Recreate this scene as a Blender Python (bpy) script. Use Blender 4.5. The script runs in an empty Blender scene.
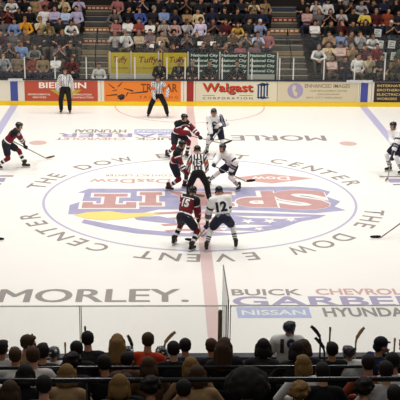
import bpy, bmesh, math, random
from mathutils import Vector, Matrix
from mathutils.bvhtree import BVHTree
random.seed(7)
V = Vector
PI = math.pi
scn = bpy.context.scene
C = scn.collection

# ------------------------------------------------------------------ materials
def lin(c):
    return tuple((x / 12.92 if x <= 0.04045 else ((x + 0.055) / 1.055) ** 2.4) for x in c)
def rgb(r, g, b):
    return lin((r / 255, g / 255, b / 255)) + (1.0,)
def mat(name, col, rough=0.8, spec=0.3, metal=0.0, noise=0.0, nscale=30.0):
    m = bpy.data.materials.new(name); m.use_nodes = True
    nt = m.node_tree; b = nt.nodes['Principled BSDF']
    b.inputs['Base Color'].default_value = col
    b.inputs['Roughness'].default_value = rough
    b.inputs['Specular IOR Level'].default_value = spec
    b.inputs['Metallic'].default_value = metal
    if noise:
        tc = nt.nodes.new('ShaderNodeTexCoord'); n = nt.nodes.new('ShaderNodeTexNoise')
        n.inputs['Scale'].default_value = nscale; n.inputs['Detail'].default_value = 4
        nt.links.new(tc.outputs['Object'], n.inputs['Vector'])
        mx = nt.nodes.new('ShaderNodeMixRGB'); mx.blend_type = 'MIX'
        mx.inputs[1].default_value = tuple(c * (1 - noise) for c in col[:3]) + (1,)
        mx.inputs[2].default_value = tuple(min(1, c * (1 + noise)) for c in col[:3]) + (1,)
        nt.links.new(n.outputs['Fac'], mx.inputs[0]); nt.links.new(mx.outputs[0], b.inputs['Base Color'])
    return m
def striped(name, c1, c2, scale, axis='Z', rough=0.9):
    m = mat(name, c1, rough); nt = m.node_tree; b = nt.nodes['Principled BSDF']
    tc = nt.nodes.new('ShaderNodeTexCoord'); w = nt.nodes.new('ShaderNodeTexWave')
    w.wave_type = 'BANDS'; w.bands_direction = axis; w.inputs['Scale'].default_value = scale
    nt.links.new(tc.outputs['Object'], w.inputs['Vector'])
    r = nt.nodes.new('ShaderNodeValToRGB'); r.color_ramp.interpolation = 'CONSTANT'
    r.color_ramp.elements[0].color = c1; r.color_ramp.elements[1].position = 0.55; r.color_ramp.elements[1].color = c2
    nt.links.new(w.outputs['Fac'], r.inputs[0]); nt.links.new(r.outputs[0], b.inputs['Base Color'])
    return m
def glass_mat(name, haze=0.03, tint=(0.95, 0.965, 0.955), ior=1.4):
    m = bpy.data.materials.new(name); m.use_nodes = True
    nt = m.node_tree; nt.nodes.clear()
    o = nt.nodes.new('ShaderNodeOutputMaterial')
    t = nt.nodes.new('ShaderNodeBsdfTransparent'); t.inputs[0].default_value = tint + (1,)
    g = nt.nodes.new('ShaderNodeBsdfGlossy'); g.inputs['Roughness'].default_value = 0.06
    d = nt.nodes.new('ShaderNodeBsdfDiffuse'); d.inputs[0].default_value = (0.8, 0.8, 0.8, 1)
    f = nt.nodes.new('ShaderNodeFresnel'); f.inputs[0].default_value = ior
    m1 = nt.nodes.new('ShaderNodeMixShader'); m2 = nt.nodes.new('ShaderNodeMixShader')
    nt.links.new(f.outputs[0], m1.inputs[0]); nt.links.new(t.outputs[0], m1.inputs[1]); nt.links.new(g.outputs[0], m1.inputs[2])
    m2.inputs[0].default_value = haze
    nt.links.new(m1.outputs[0], m2.inputs[1]); nt.links.new(d.outputs[0], m2.inputs[2])
    nt.links.new(m2.outputs[0], o.inputs[0])
    return m

M = {}
def k(name, *a, **kw): M[name] = mat(name, *a, **kw); return M[name]
k('ice', rgb(240, 237, 232), 0.36, 0.35, noise=0.025, nscale=1.3)
k('ice_red', rgb(216, 190, 187), 0.4, 0.3, noise=0.05, nscale=3)
k('ice_blue', rgb(184, 178, 208), 0.4, 0.3, noise=0.05, nscale=3)
k('ice_line_blue', rgb(186, 182, 214), 0.4, 0.3)
k('ice_grey', rgb(150, 141, 139), 0.4, 0.3, noise=0.15, nscale=5)
k('ice_dot', rgb(214, 178, 172), 0.4, 0.3)
k('logo_purple', rgb(166, 162, 192), 0.4, 0.3, noise=0.2, nscale=4)
k('logo_white', rgb(238, 232, 226), 0.4, 0.3)
k('logo_red', rgb(194, 152, 150), 0.4, 0.3, noise=0.14, nscale=5)
k('logo_yellow', rgb(243, 213, 128), 0.4, 0.3)
k('ad_red', rgb(206, 164, 160), 0.4, 0.3)
k('ad_purple', rgb(160, 153, 182), 0.4, 0.3, noise=0.1, nscale=4)
k('ad_blue', rgb(176, 186, 222), 0.4, 0.3)
k('board_white', rgb(226, 218, 200), 0.45, 0.4, noise=0.03, nscale=4)
k('kick_yellow', rgb(236, 196, 28), 0.5, 0.4)
k('cap_navy', rgb(30, 32, 52), 0.4, 0.4)
k('line_blue_board', rgb(66, 74, 150), 0.45, 0.4)
k('line_red_board', rgb(150, 38, 28), 0.45, 0.4)
k('panel_brick', rgb(182, 74, 52), 0.45, 0.4)
k('panel_orange', rgb(226, 124, 36), 0.45, 0.4)
k('panel_cream', rgb(216, 206, 180), 0.45, 0.4)
k('panel_beige', rgb(206, 194, 164), 0.45, 0.4)
k('panel_brown', rgb(46, 30, 26), 0.45, 0.4)
k('letter_white', rgb(240, 232, 218), 0.6)
k('letter_red', rgb(196, 56, 30), 0.6)
k('letter_dark', rgb(60, 52, 50), 0.6)
k('letter_brown', rgb(120, 66, 30), 0.6)
k('letter_tan', rgb(132, 114, 92), 0.6)
k('letter_yellow', rgb(206, 180, 110), 0.6)
k('letter_green', rgb(226, 246, 230), 0.6)
k('olive_tri', rgb(186, 160, 40), 0.6)
k('lavender', rgb(160, 148, 178), 0.6)
k('ink_blue', rgb(40, 70, 110), 0.6)
k('banner_yellow', rgb(206, 178, 26), 0.7)
k('banner_green', rgb(26, 44, 34), 0.6)
k('stanchion', rgb(214, 210, 204), 0.4, 0.5)
k('steel_dark', rgb(40, 40, 46), 0.35, 0.5, metal=0.6)
k('rail_dark', rgb(34, 35, 42), 0.22, 0.6, metal=0.5)
k('concrete', rgb(92, 84, 74), 0.9, noise=0.15, nscale=5)
k('concrete_dark', rgb(44, 38, 34), 0.9, noise=0.15, nscale=5)
k('step_edge', rgb(176, 164, 142), 0.8)
k('seat_navy', rgb(22, 24, 38), 0.6, 0.3)
k('paper', rgb(232, 232, 226), 0.8)
k('wall_dark', rgb(52, 46, 42), 0.9, noise=0.1)
k('wall_pale', rgb(206, 202, 192), 0.8, noise=0.05)
k('strip_red', rgb(150, 52, 34), 0.7); k('strip_orange', rgb(190, 120, 66), 0.7)
k('strip_tan', rgb(150, 128, 88), 0.7); k('strip_blue', rgb(60, 66, 84), 0.7)
k('rubber', rgb(28, 28, 30), 0.9)
k('wood', rgb(176, 146, 96), 0.6); k('black_tape', rgb(14, 14, 16), 0.7); k('stick_white', rgb(150, 140, 132), 0.5)
k('stick_brown', rgb(104, 74, 56), 0.6)
k('pad_olive', rgb(150, 132, 92), 0.8)
k('blade_steel', rgb(190, 190, 195), 0.25, 0.5, metal=0.8)
k('white_plastic', rgb(226, 224, 220), 0.5)
k('black_boot', rgb(16, 15, 17), 0.4, 0.4)
k('helmet_black', rgb(16, 15, 18), 0.25, 0.5); k('helmet_navy', rgb(22, 26, 44), 0.25, 0.5)
k('helmet_dark_red', rgb(48, 12, 18), 0.25, 0.5)
k('jersey_maroon', rgb(110, 24, 36), 0.9, noise=0.1, nscale=12); k('cloth_black', rgb(20, 19, 23), 0.9, noise=0.15, nscale=12)
k('cloth_white', rgb(232, 230, 230), 0.9, noise=0.03, nscale=12); k('cloth_navy', rgb(32, 34, 54), 0.9, noise=0.15, nscale=12)
k('cloth_grey', rgb(132, 130, 142), 0.9)
k('pants_dark', rgb(30, 29, 42), 0.85, noise=0.15, nscale=12)
k('arm_orange', rgb(214, 96, 34), 0.8)
k('glove_dark', rgb(34, 24, 30), 0.7); k('glove_navy', rgb(30, 32, 48), 0.7)
k('skin_a', rgb(192, 142, 114), 0.6, noise=0.05); k('skin_b', rgb(170, 118, 90), 0.6, noise=0.05); k('skin_c', rgb(118, 78, 56), 0.6, noise=0.05)
k('eye', rgb(30, 24, 22), 0.4); k('lip', rgb(150, 84, 76), 0.6)
k('hair_dark', rgb(26, 19, 16), 0.75, noise=0.3, nscale=60); k('hair_brown', rgb(66, 44, 28), 0.75, noise=0.3, nscale=60)
k('hair_blond', rgb(128, 98, 54), 0.75, noise=0.3, nscale=60); k('hair_grey', rgb(130, 124, 118), 0.75, noise=0.2, nscale=60)
k('cap_dark', rgb(20, 22, 34), 0.8); k('cap_white', rgb(200, 198, 192), 0.8)
k('denim', rgb(40, 48, 68), 0.9, noise=0.1); k('trouser_dark', rgb(26, 25, 28), 0.9); k('trouser_khaki', rgb(100, 88, 68), 0.9)
k('shoe', rgb(36, 32, 30), 0.7); k('shoe_white', rgb(190, 186, 180), 0.7)
k('tie', rgb(90, 30, 40), 0.7); k('suit', rgb(26, 25, 30), 0.85)
SH = {  # shirts
 'white': (222,218,214), 'grey': (96,92,92), 'charcoal': (36,34,37), 'black': (18,17,20), 'navy': (30,34,58), 'navy_blue': (28,38,74),
 'brick': (134,58,48), 'khaki': (142,120,86), 'dark_red': (108,24,28), 'maroon': (78,24,32), 'light_blue': (122,146,190), 'blue': (70,92,160),
 'plum': (70,40,60), 'brown': (84,60,44), 'orange': (226,158,40), 'cream': (212,190,150), 'olive': (110,98,60), 'lavender': (178,168,196),
 'pale_blue': (178,192,216), 'tan': (158,128,92), 'rose': (158,98,98), 'mauve': (120,94,98), 'pale_grey': (176,172,172), 'sand': (182,164,134),
 'lilac': (214,200,222), 'mustard': (196,156,72), 'blush': (206,176,166), 'green': (60,84,62), 'yellow': (220,194,84), 'rust': (140,62,34)}
for n, c in SH.items(): M['shirt_' + n] = mat('shirt_' + n, rgb(*c), 0.9, noise=0.12, nscale=14)
M['shirt_orange_near'] = mat('shirt_orange_near', rgb(190, 62, 30), 0.9, noise=0.1)
for n, a, b_, s, ax in (('pale_stripe', (190,190,192), (104,106,112), 6, 'Z'), ('tan_stripe', (156,132,104), (74,62,52), 7, 'Z'),
                        ('green_stripe', (40,48,40), (170,168,158), 6, 'Z'), ('plaid', (200,196,188), (44,44,48), 5, 'X'),
                        ('red_stripe', (160,60,62), (206,196,190), 9, 'X'), ('red_check', (160,40,44), (214,206,200), 6, 'X')):
    M['shirt_' + n] = striped('shirt_' + n, rgb(*a), rgb(*b_), s, ax)
M['glass'] = glass_mat('glass', 0.010, ior=1.3)
M['glass_near'] = glass_mat('glass_near', 0.02, (0.97, 0.975, 0.97))
def acrylic(name, col):
    m = bpy.data.materials.new(name); m.use_nodes = True; nt = m.node_tree; nt.nodes.clear()
    o = nt.nodes.new('ShaderNodeOutputMaterial'); d = nt.nodes.new('ShaderNodeBsdfDiffuse'); t = nt.nodes.new('ShaderNodeBsdfTranslucent'); x = nt.nodes.new('ShaderNodeMixShader')
    d.inputs[0].default_value = col; t.inputs[0].default_value = col; x.inputs[0].default_value = .6
    nt.links.new(d.outputs[0], x.inputs[1]); nt.links.new(t.outputs[0], x.inputs[2]); nt.links.new(x.outputs[0], o.inputs[0]); return m
M['glass_edge'] = acrylic('glass_edge', rgb(250, 250, 246))
M['glass_edge_dark'] = mat('glass_edge_dark', rgb(70, 78, 74), 0.3, 0.5)

# ------------------------------------------------------------------ object helpers
def link(o, parent=None):
    C.objects.link(o)
    if parent is not None: o.parent = parent
    return o
def tag(o, label=None, cat=None, group=None, kind=None):
    if label: o['label'] = label
    if cat: o['category'] = cat
    if group: o['group'] = group
    if kind: o['kind'] = kind
    return o
def empty(name, loc, rz=0.0, label=None, cat=None, group=None):
    o = bpy.data.objects.new(name, None); o.empty_display_size = 0.2
    o.location = loc; o.rotation_euler = (0, 0, rz); link(o)
    return tag(o, label, cat, group)
def mesh_from(bm, name, mats, smooth=False):
    me = bpy.data.meshes.new(name); bmesh.ops.recalc_face_normals(bm, faces=bm.faces[:]); bm.to_mesh(me); bm.free()
    for m in (mats if isinstance(mats, (list, tuple)) else [mats]): me.materials.append(m)
    if smooth: me.polygons.foreach_set('use_smooth', [True] * len(me.polygons))
    return me
def obj(name, bm, mats, parent=None, smooth=False):
    me = mesh_from(bm, name, mats, smooth) if isinstance(bm, bmesh.types.BMesh) else bm
    return link(bpy.data.objects.new(name, me), parent)
def box(bm, x0, x1, y0, y1, z0, z1, mi=0, bev=0.0):
    r = bmesh.ops.create_cube(bm, size=1)
    vs = r['verts']
    for v in vs:
        v.co = V(((x0 + x1) / 2 + v.co.x * (x1 - x0), (y0 + y1) / 2 + v.co.y * (y1 - y0), (z0 + z1) / 2 + v.co.z * (z1 - z0)))
    fs = set(f for v in vs for f in v.link_faces)
    for f in fs: f.material_index = mi
    if bev:
        es = set(e for v in vs for e in v.link_edges)
        bmesh.ops.bevel(bm, geom=list(es), offset=bev, segments=2, profile=0.5, affect='EDGES')
    return bm
def boxm(*a, **kw): return box(bmesh.new(), *a, **kw)
def struct(name, bm, m, parent=None, label=None):
    o = obj(name, bm, m, parent)
    if parent is None: tag(o, label, kind='structure')
    return o
def perp(d):
    a = V((0, 0, 1)) if abs(d.z) < 0.9 else V((1, 0, 0))
    u = d.cross(a).normalized(); return u, d.cross(u).normalized()
def cap(bm, p0, r0, p1, r1, seg=10, mi=0):
    """a tapered, round-ended closed limb from p0 to p1"""
    p0, p1 = V(p0), V(p1); d = p1 - p0
    L = d.length
    if L < 1e-6: d = V((0, 0, 1)); L = 1e-6
    d = d / L if L > 1e-6 else V((0, 0, 1)); u, w = perp(d)
    rings = []
    for a in (-80, -50, -20, 0): rings.append((p0 + d * r0 * math.sin(math.radians(a)), r0 * math.cos(math.radians(a))))
    for a in (0, 20, 50, 80): rings.append((p1 + d * r1 * math.sin(math.radians(a)), r1 * math.cos(math.radians(a))))
    vr = []
    for c, r in rings:
        vr.append([bm.verts.new(c + (u * math.cos(2 * PI * i / seg) + w * math.sin(2 * PI * i / seg)) * r) for i in range(seg)])
    fs = []
    for a, b in zip(vr, vr[1:]):
        for i in range(seg): fs.append(bm.faces.new((a[i], a[(i + 1) % seg], b[(i + 1) % seg], b[i])))
    fs.append(bm.faces.new(vr[0][::-1])); fs.append(bm.faces.new(vr[-1]))
    for f in fs: f.material_index = mi
def tube(bm, p0, p1, r, seg=8, mi=0, r1=None):
    p0, p1 = V(p0), V(p1); d = (p1 - p0).normalized(); u, w = perp(d); r1 = r if r1 is None else r1
    a = [bm.verts.new(p0 + (u * math.cos(2 * PI * i / seg) + w * math.sin(2 * PI * i / seg)) * r) for i in range(seg)]
    b = [bm.verts.new(p1 + (u * math.cos(2 * PI * i / seg) + w * math.sin(2 * PI * i / seg)) * r1) for i in range(seg)]
    fs = [bm.faces.new((a[i], a[(i + 1) % seg], b[(i + 1) % seg], b[i])) for i in range(seg)] + [bm.faces.new(a[::-1]), bm.faces.new(b)]
    for f in fs: f.material_index = mi
def ell(bm, c, axes, rad, mi=0, sub=2):
    """ellipsoid; axes = (L, F, U) unit vectors, rad along each"""
    r = bmesh.ops.create_icosphere(bm, subdivisions=sub, radius=1)
    c = V(c)
    for v in r['verts']:
        q = v.co.copy(); v.co = c + axes[0] * q.x * rad[0] + axes[1] * q.y * rad[1] + axes[2] * q.z * rad[2]
    for v in r['verts']:
        for f in v.link_faces: f.material_index = mi
    return r['verts']
def beam(bm, p0, p1, side, w, t, mi=0):
    """rectangular bar from p0 to p1; side = direction of its width w"""
    p0, p1 = V(p0), V(p1); d = (p1 - p0).normalized(); s = (side - d * side.dot(d)).normalized(); n = d.cross(s)
    vs = [bm.verts.new(p + s * a * w / 2 + n * b * t / 2) for p in (p0, p1) for a, b in ((-1, -1), (1, -1), (1, 1), (-1, 1))]
    for f in ((0, 1, 2, 3), (7, 6, 5, 4), (0, 4, 5, 1), (1, 5, 6, 2), (2, 6, 7, 3), (3, 7, 4, 0)):
        bm.faces.new([vs[i] for i in f]).material_index = mi
def fuse(bm, name, vox, mats, smooth=3, fac=0.5, classify=None):
    """one continuous skin over all the closed shapes in bm"""
    bmesh.ops.recalc_face_normals(bm, faces=bm.faces[:])
    me = bpy.data.meshes.new('t'); bm.to_mesh(me); bm.free()
    o = bpy.data.objects.new('t', me); C.objects.link(o)
    r = o.modifiers.new('r', 'REMESH'); r.mode = 'VOXEL'; r.voxel_size = vox
    s = o.modifiers.new('s', 'SMOOTH'); s.iterations = smooth; s.factor = fac
    dg = bpy.context.evaluated_depsgraph_get()
    res = bpy.data.meshes.new_from_object(o.evaluated_get(dg)); res.name = name
    bpy.data.objects.remove(o); bpy.data.meshes.remove(me)
    res.materials.clear()
    for m in (mats if isinstance(mats, (list, tuple)) else [mats]): res.materials.append(m)
    res.polygons.foreach_set('use_smooth', [True] * len(res.polygons))
    if classify:
        res.polygons.foreach_set('material_index', [classify(p.center) for p in res.polygons])
    return res
def poly(name, pts, z, m, parent, thick=0.0015):
    bm = bmesh.new(); vs = [bm.verts.new((x, y, z)) for x, y in pts]; f = bm.faces.new(vs)
    if f.normal.z < 0: f.normal_flip()
    return obj(name, bm, m, parent)

# lettering: real flat letters, fitted into a box w x h, centred
def text_mesh(body, w=None, h=1.0, bold=0.0, spacing=1.0, shear=0.0):
    cu = bpy.data.curves.new('t', 'FONT'); cu.body = body; cu.align_x = 'CENTER'; cu.offset = bold; cu.space_character = spacing; cu.shear = shear
    cu.resolution_u = 4
    o = bpy.data.objects.new('t', cu); C.objects.link(o)
    dg = bpy.context.evaluated_depsgraph_get()
    me = bpy.data.meshes.new_from_object(o.evaluated_get(dg))
    bpy.data.objects.remove(o); bpy.data.curves.remove(cu)
    xs = [v.co.x for v in me.vertices]; ys = [v.co.y for v in me.vertices]
    x0, x1, y0, y1 = min(xs), max(xs), min(ys), max(ys)
    sy = h / (y1 - y0); sx = sy if w is None else w / (x1 - x0)
    for v in me.vertices: v.co = V(((v.co.x - (x0 + x1) / 2) * sx, (v.co.y - (y0 + y1) / 2) * sy, 0))
    return me
def text(name, body, mtx, m, parent, w=None, h=1.0, **kw):
    me = text_mesh(body, w, h, **kw); me.transform(mtx); me.materials.clear(); me.materials.append(m)
    return obj(name, me, m, parent)
def upright(x, y, z):                 # faces -Y
    return Matrix.Translation((x, y, z)) @ Matrix.Rotation(PI / 2, 4, 'X')
def flat(x, y, z, a=0.0):             # lies on the ice
    return Matrix.Translation((x, y, z)) @ Matrix.Rotation(a, 4, 'Z')
# ------------------------------------------------------------------ figures
def two_bone(a, c, l1, l2, pole):
    d = c - a; L = d.length
    mx = (l1 + l2) * 0.995
    if L > mx: c = a + d * (mx / L); d = c - a; L = mx
    n = d / L; x = (l1 * l1 - l2 * l2 + L * L) / (2 * L); hgt = math.sqrt(max(0, l1 * l1 - x * x))
    pp = pole - n * pole.dot(n)
    pp = pp.normalized() if pp.length > 1e-5 else perp(n)[0]
    return a + n * x + pp * hgt, c
def rot(axis, deg): return Matrix.Rotation(math.radians(deg), 3, axis)
class Fig:
    """joints of a figure. phi: 0 faces -Y, 90 faces +X. All points are relative to the root."""
    def __init__(s, pel, up, phi, feet, hands, toes=(0, 0), knee=None, elbow=None, look=(0, 0), ankle=0.13, tw=0, legs=(0.45, 0.45), arms=(0.30, 0.27)):
        p = math.radians(phi)
        s.F0 = V((math.sin(p), -math.cos(p), 0)); s.L0 = V((math.cos(p), math.sin(p), 0)); s.phi = phi
        s.pel = V(pel); s.U = V(up).normalized()
        Lr = rot('Z', tw) @ s.L0
        s.L = (Lr - s.U * Lr.dot(s.U)).normalized(); s.F = s.L.cross(s.U).normalized()
        s.waist = s.pel + s.U * 0.16; s.chest = s.pel + s.U * 0.35; s.neck = s.pel + s.U * 0.52
        s.sh = [s.pel + s.U * 0.46 + s.L * 0.185 * q for q in (1, -1)]
        s.hip = [s.pel + s.L0 * 0.09 * q - V((0, 0, 0.03)) for q in (1, -1)]
        s.ank = [V(f) for f in feet]; s.kn = []; s.el = []; s.wr = []
        for i, q in enumerate((1, -1)):
            kp = (V(knee[i]) if knee and knee[i] is not None else s.F0 + s.L0 * 0.25 * q)
            kk, an = two_bone(s.hip[i], s.ank[i], legs[0], legs[1], kp); s.kn.append(kk); s.ank[i] = an
            ep = (V(elbow[i]) if elbow and elbow[i] is not None else s.L * 0.7 * q - s.F * 0.5 - V((0, 0, 0.6)))
            ee, wr = two_bone(s.sh[i], V(hands[i]), arms[0], arms[1], ep); s.el.append(ee); s.wr.append(wr)
        s.toe = [rot('Z', t) @ s.F0 for t in toes]
        base = Matrix((s.L0, -s.F0, V((0, 0, 1)))).transposed()        # columns: left, back, up
        hm = base @ rot('Z', look[1]) @ rot('X', look[0])
        s.HR = hm
        s.hc = s.neck + s.U * 0.06 + hm @ V((0, -0.03, 0.105))
        s.HM = Matrix.Translation(s.hc) @ hm.to_4x4()
        s.ax = (s.L, -s.F, s.U)
    def h(s, x, y, z): return s.hc + s.HR @ V((x, y, z))
    def head_axes(s): return tuple(s.HR @ V(a) for a in ((1, 0, 0), (0, 1, 0), (0, 0, 1)))
def add_head(bm, f):
    A = f.head_axes()
    ell(bm, f.h(0, .012, .02), A, (.076, .095, .100)); ell(bm, f.h(0, -.022, -.045), A, (.060, .070, .078))
    ell(bm, f.h(0, -.058, -.098), A, (.030, .028, .026)); cap(bm, f.h(0, -.088, .005), .012, f.h(0, -.106, -.035), .017)
    ell(bm, f.h(0, -.075, .03), A, (.055, .018, .014))
    for q in (1, -1):
        ell(bm, f.h(.078 * q, .012, -.012), A, (.012, .022, .034)); ell(bm, f.h(.04 * q, -.06, -.03), A, (.026, .026, .026))
    cap(bm, f.h(0, .02, -.06), .052, f.neck - f.U * .02, .062)
def face_marks(me, f):
    """eyes and mouth joined into the head mesh"""
    bm = bmesh.new(); bm.from_mesh(me); A = f.head_axes()
    for q in (1, -1): ell(bm, f.h(.031 * q, -.086, .002), A, (.013, .010, .008), 1, 1)
    for q in (1, -1): ell(bm, f.h(.031 * q, -.090, .022), A, (.020, .008, .004), 1, 1)
    ell(bm, f.h(0, -.090, -.068), A, (.026, .010, .007), 2, 1)
    bm.to_mesh(me); bm.free()
    me.polygons.foreach_set('use_smooth', [True] * len(me.polygons))
def add_hand(bm, w, D, N, q, curl=25):
    """open hand: wrist w, pointing along D, palm facing N, q = +1 left, -1 right; five separate fingers"""
    D = D.normalized(); N = (N - D * N.dot(D)).normalized(); A = D.cross(N) * q
    for t in (-.028, 0, .028): cap(bm, w + D * .015 + A * t * .7, .018, w + D * .085 + A * t, .017)
    for i, (l1, l2) in enumerate(((.042, .036), (.047, .040), (.044, .037), (.034, .028))):
        b = w + D * .092 + A * (.036 - .024 * i)
        c = math.radians(curl); m = b + (D * math.cos(c) + N * math.sin(c) + A * (.06 - .04 * i)) * l1
        e = m + (D * math.cos(2.2 * c) + N * math.sin(2.2 * c)) * l2
        cap(bm, b, .0098, m, .0092, 8); cap(bm, m, .0092, e, .0082, 8)
    b = w + D * .03 + A * .036; m = b + D * .035 + A * .03 + N * .012; e = m + D * .034 + A * .006 + N * .012
    cap(bm, b, .013, m, .011, 8); cap(bm, m, .011, e, .009, 8)
def add_grip(bm, p, S, fore, q, r=.016, pr=1.0, thick=.02):
    """gloved hand closed round a shaft through p along S; fore = forearm direction"""
    S = S.normalized(); A = fore - S * fore.dot(S); A = A.normalized() if A.length > 1e-3 else perp(S)[0]; B = S.cross(A) * q
    ell(bm, p - A * .050, (S, A, B), (.055 * pr, .055 * pr, .034 * pr))
    for i in range(4):
        c = p + S * (i - 1.5) * .027
        P = [c - A * .02 + B * (thick + .012), c + A * (thick + .008) + B * (thick + .002), c + A * (thick + .004) - B * (thick - .004), c - A * .012 - B * (thick + .008)]
        for a, b in zip(P, P[1:]): cap(bm, a, r, b, r * .95, 8)
    t0 = p - A * .05 + S * .04 - B * .01; t1 = p - A * .015 - B * (thick + .012) + S * .055; t2 = p + A * .022 - B * (thick + .006) + S * .05
    cap(bm, t0, r * 1.15, t1, r * 1.05, 8); cap(bm, t1, r * 1.05, t2, r * .95, 8)
def torso(bm, f, g, hem=0.0, pads=0.0, arm=1.0, sleeve=1.0, wide=1.0):
    """torso and arms grown by g"""
    ax = f.ax
    ell(bm, f.pel + f.U * (.04 - hem), ax, (.158 * wide + g, .112 + g, .11 + g)); ell(bm, f.waist, ax, (.142 * wide + g, .105 + g, .16))
    ell(bm, f.chest, ax, (.160 * wide + g, .112 + g, .175 + g * .5)); cap(bm, f.sh[0] - f.L * .03, .062 + g + pads * .5, f.sh[1] + f.L * .03, .062 + g + pads * .5)
    cap(bm, f.neck - f.U * .05, .075 + g * .6, f.neck - f.U * .01, .058 + g * .5)
    for i in (0, 1):
        a = arm
        cap(bm, f.neck - f.U * .045, .052 + g * .6, f.neck.lerp(f.sh[i], .62) - f.U * .01, .056 + g * .6)
        if pads: ell(bm, f.sh[i] + f.U * .005, ax, (.085 + pads, .085 + pads, .075 + pads))
        if sleeve <= .5:
            e = f.sh[i].lerp(f.el[i], sleeve * 2); cap(bm, f.sh[i], (.052 + g) * a, e, (.050 + g) * a)
        else:
            cap(bm, f.sh[i], (.050 + g) * a, f.el[i], (.042 + g) * a)
            e = f.el[i].lerp(f.wr[i], sleeve); cap(bm, f.el[i], (.042 + g) * a, e, (.032 + g) * a)
def legs(bm, f, g, top=1.0, to=1.0, shin=1.0):
    ax = (f.L0, -f.F0, V((0, 0, 1)))
    ell(bm, f.pel, f.ax, (.160 + g, .118 + g, .12 + g))
    for i in (0, 1):
        cap(bm, f.hip[i], (.082 + g) * top, f.kn[i], (.058 + g) * shin)
        if to > 0: cap(bm, f.kn[i], (.056 + g) * shin, f.kn[i].lerp(f.ank[i], to), (.040 + g) * shin)
def skin_body(f, vox, mats, marks=True, hands=None):
    bm = bmesh.new(); add_head(bm, f); torso(bm, f, -.008); legs(bm, f, -.008)
    if hands:
        for i, (D, N, cu) in enumerate(hands): add_hand(bm, f.wr[i], V(D), V(N), (1, -1)[i], cu)
    me = fuse(bm, 'body', vox, mats, 2)
    if marks: face_marks(me, f)
    return me

# --- spectators: shared meshes for a few poses, each person an object of its own
POSES = []
def seat_pose(hands, hand_dirs, up=(0, .06, 1), look=(8, 0), feet=((.13, -.40, .09), (-.13, -.40, .09)), elbow=None, sleeve=1.0, knee=None, wide=1.0, pel=(0, 0, .54)):
    f = Fig(pel, up, 0, feet, hands, (10, -10), knee=knee or (V((.2, -.5, 1)), V((-.2, -.5, 1))), elbow=elbow, look=look, ankle=.09)
    d = {'f': f}
    d['body'] = skin_body(f, .0105, [M['skin_a'], M['eye'], M['lip']], True, hand_dirs)
    bm = bmesh.new(); torso(bm, f, .012, 0.02, 0, 1.05, sleeve, wide); d['shirt'] = fuse(bm, 'shirt', .016, M['shirt_white'], 3)
    bm = bmesh.new(); legs(bm, f, .012, 1.05, .93, 1.05); d['trousers'] = fuse(bm, 'trousers', .016, M['denim'], 3)
    d['shoe'] = []
    for i in (0, 1):
        bm = bmesh.new(); a = f.ank[i]; t = f.toe[i]
        cap(bm, a - V((0, 0, .045)) - t * .05, .042, a + t * .13 - V((0, 0, .052)), .036); cap(bm, a, .046, a - V((0, 0, .04)), .046)
        d['shoe'].append(fuse(bm, 'shoe', .012, M['shoe'], 2))
    POSES.append(d)
Dn, Fw = (0, 0, -1), (0, -1, 0)
def build_poses():
    seat_pose([(.14, -.26, .66), (-.14, -.26, .66)], [((-.35, -1, -.1), Dn, 12), ((.35, -1, -.1), Dn, 12)])
    seat_pose([(-.10, -.19, .83), (.10, -.22, .80)], [((-1, -.1, .1), (0, 1, -.2), 18), ((1, .1, .1), (0, 1, -.2), 18)], elbow=(V((1, -.4, -.6)), V((-1, -.4, -.6))))
    seat_pose([(.05, -.46, .66), (-.05, -.46, .66)], [((-.6, -.7, -.3), (-.6, 0, -.6), 30), ((.6, -.7, -.3), (.6, 0, -.6), 30)], up=(0, -.5, 1), look=(2, 10), elbow=(V((1, -.2, -.4)), V((-1, -.2, -.4))))
    seat_pose([(.06, -.36, .98), (-.06, -.36, .98)], [((-.4, .25, .9), (-1, .2, 0), 30), ((.4, .25, .9), (1, .2, 0), 30)], up=(0, -.32, 1), look=(6, -6), elbow=(V((.9, -.1, -1)), V((-.9, -.1, -1))), sleeve=.4)
    seat_pose([(.09, -.34, .96), (-.09, -.34, .96)], [((-.35, -.5, .7), (-1, -.2, 0), 8), ((.35, -.5, .7), (1, -.2, 0), 8)], look=(5, 5), sleeve=.4)
    seat_pose([(.17, -.32, .64), (-.12, -.27, .74)], [((-.2, -1, -.2), Dn, 12), ((.5, -.8, .2), (1, 0, 0), 40)], up=(.08, .05, 1), look=(10, -25), sleeve=.4, wide=1.08)
    seat_pose([(.15, -.25, .66), (-.03, -.24, 1.07)], [((-.3, -1, -.1), Dn, 12), ((.25, .35, .9), (.5, .8, 0), 35)], look=(5, 20), up=(-.06, -.05, 1))
    seat_pose([(.16, -.22, .66), (-.16, -.22, .66)], [((-.2, -1, -.1), Dn, 15), ((.2, -1, -.1), Dn, 15)], up=(.05, .10, 1), look=(4, 35), wide=1.12)
    seat_pose([(.14, -.30, .66), (-.12, -.30, .66)], [((-.35, -1, -.1), Dn, 12), ((.35, -1, -.1), Dn, 12)], up=(0, -.30, 1), look=(18, 6), wide=1.15, elbow=(V((1, .3, -.3)), V((-1, .3, -.3))))
HAIR = {}
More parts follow.
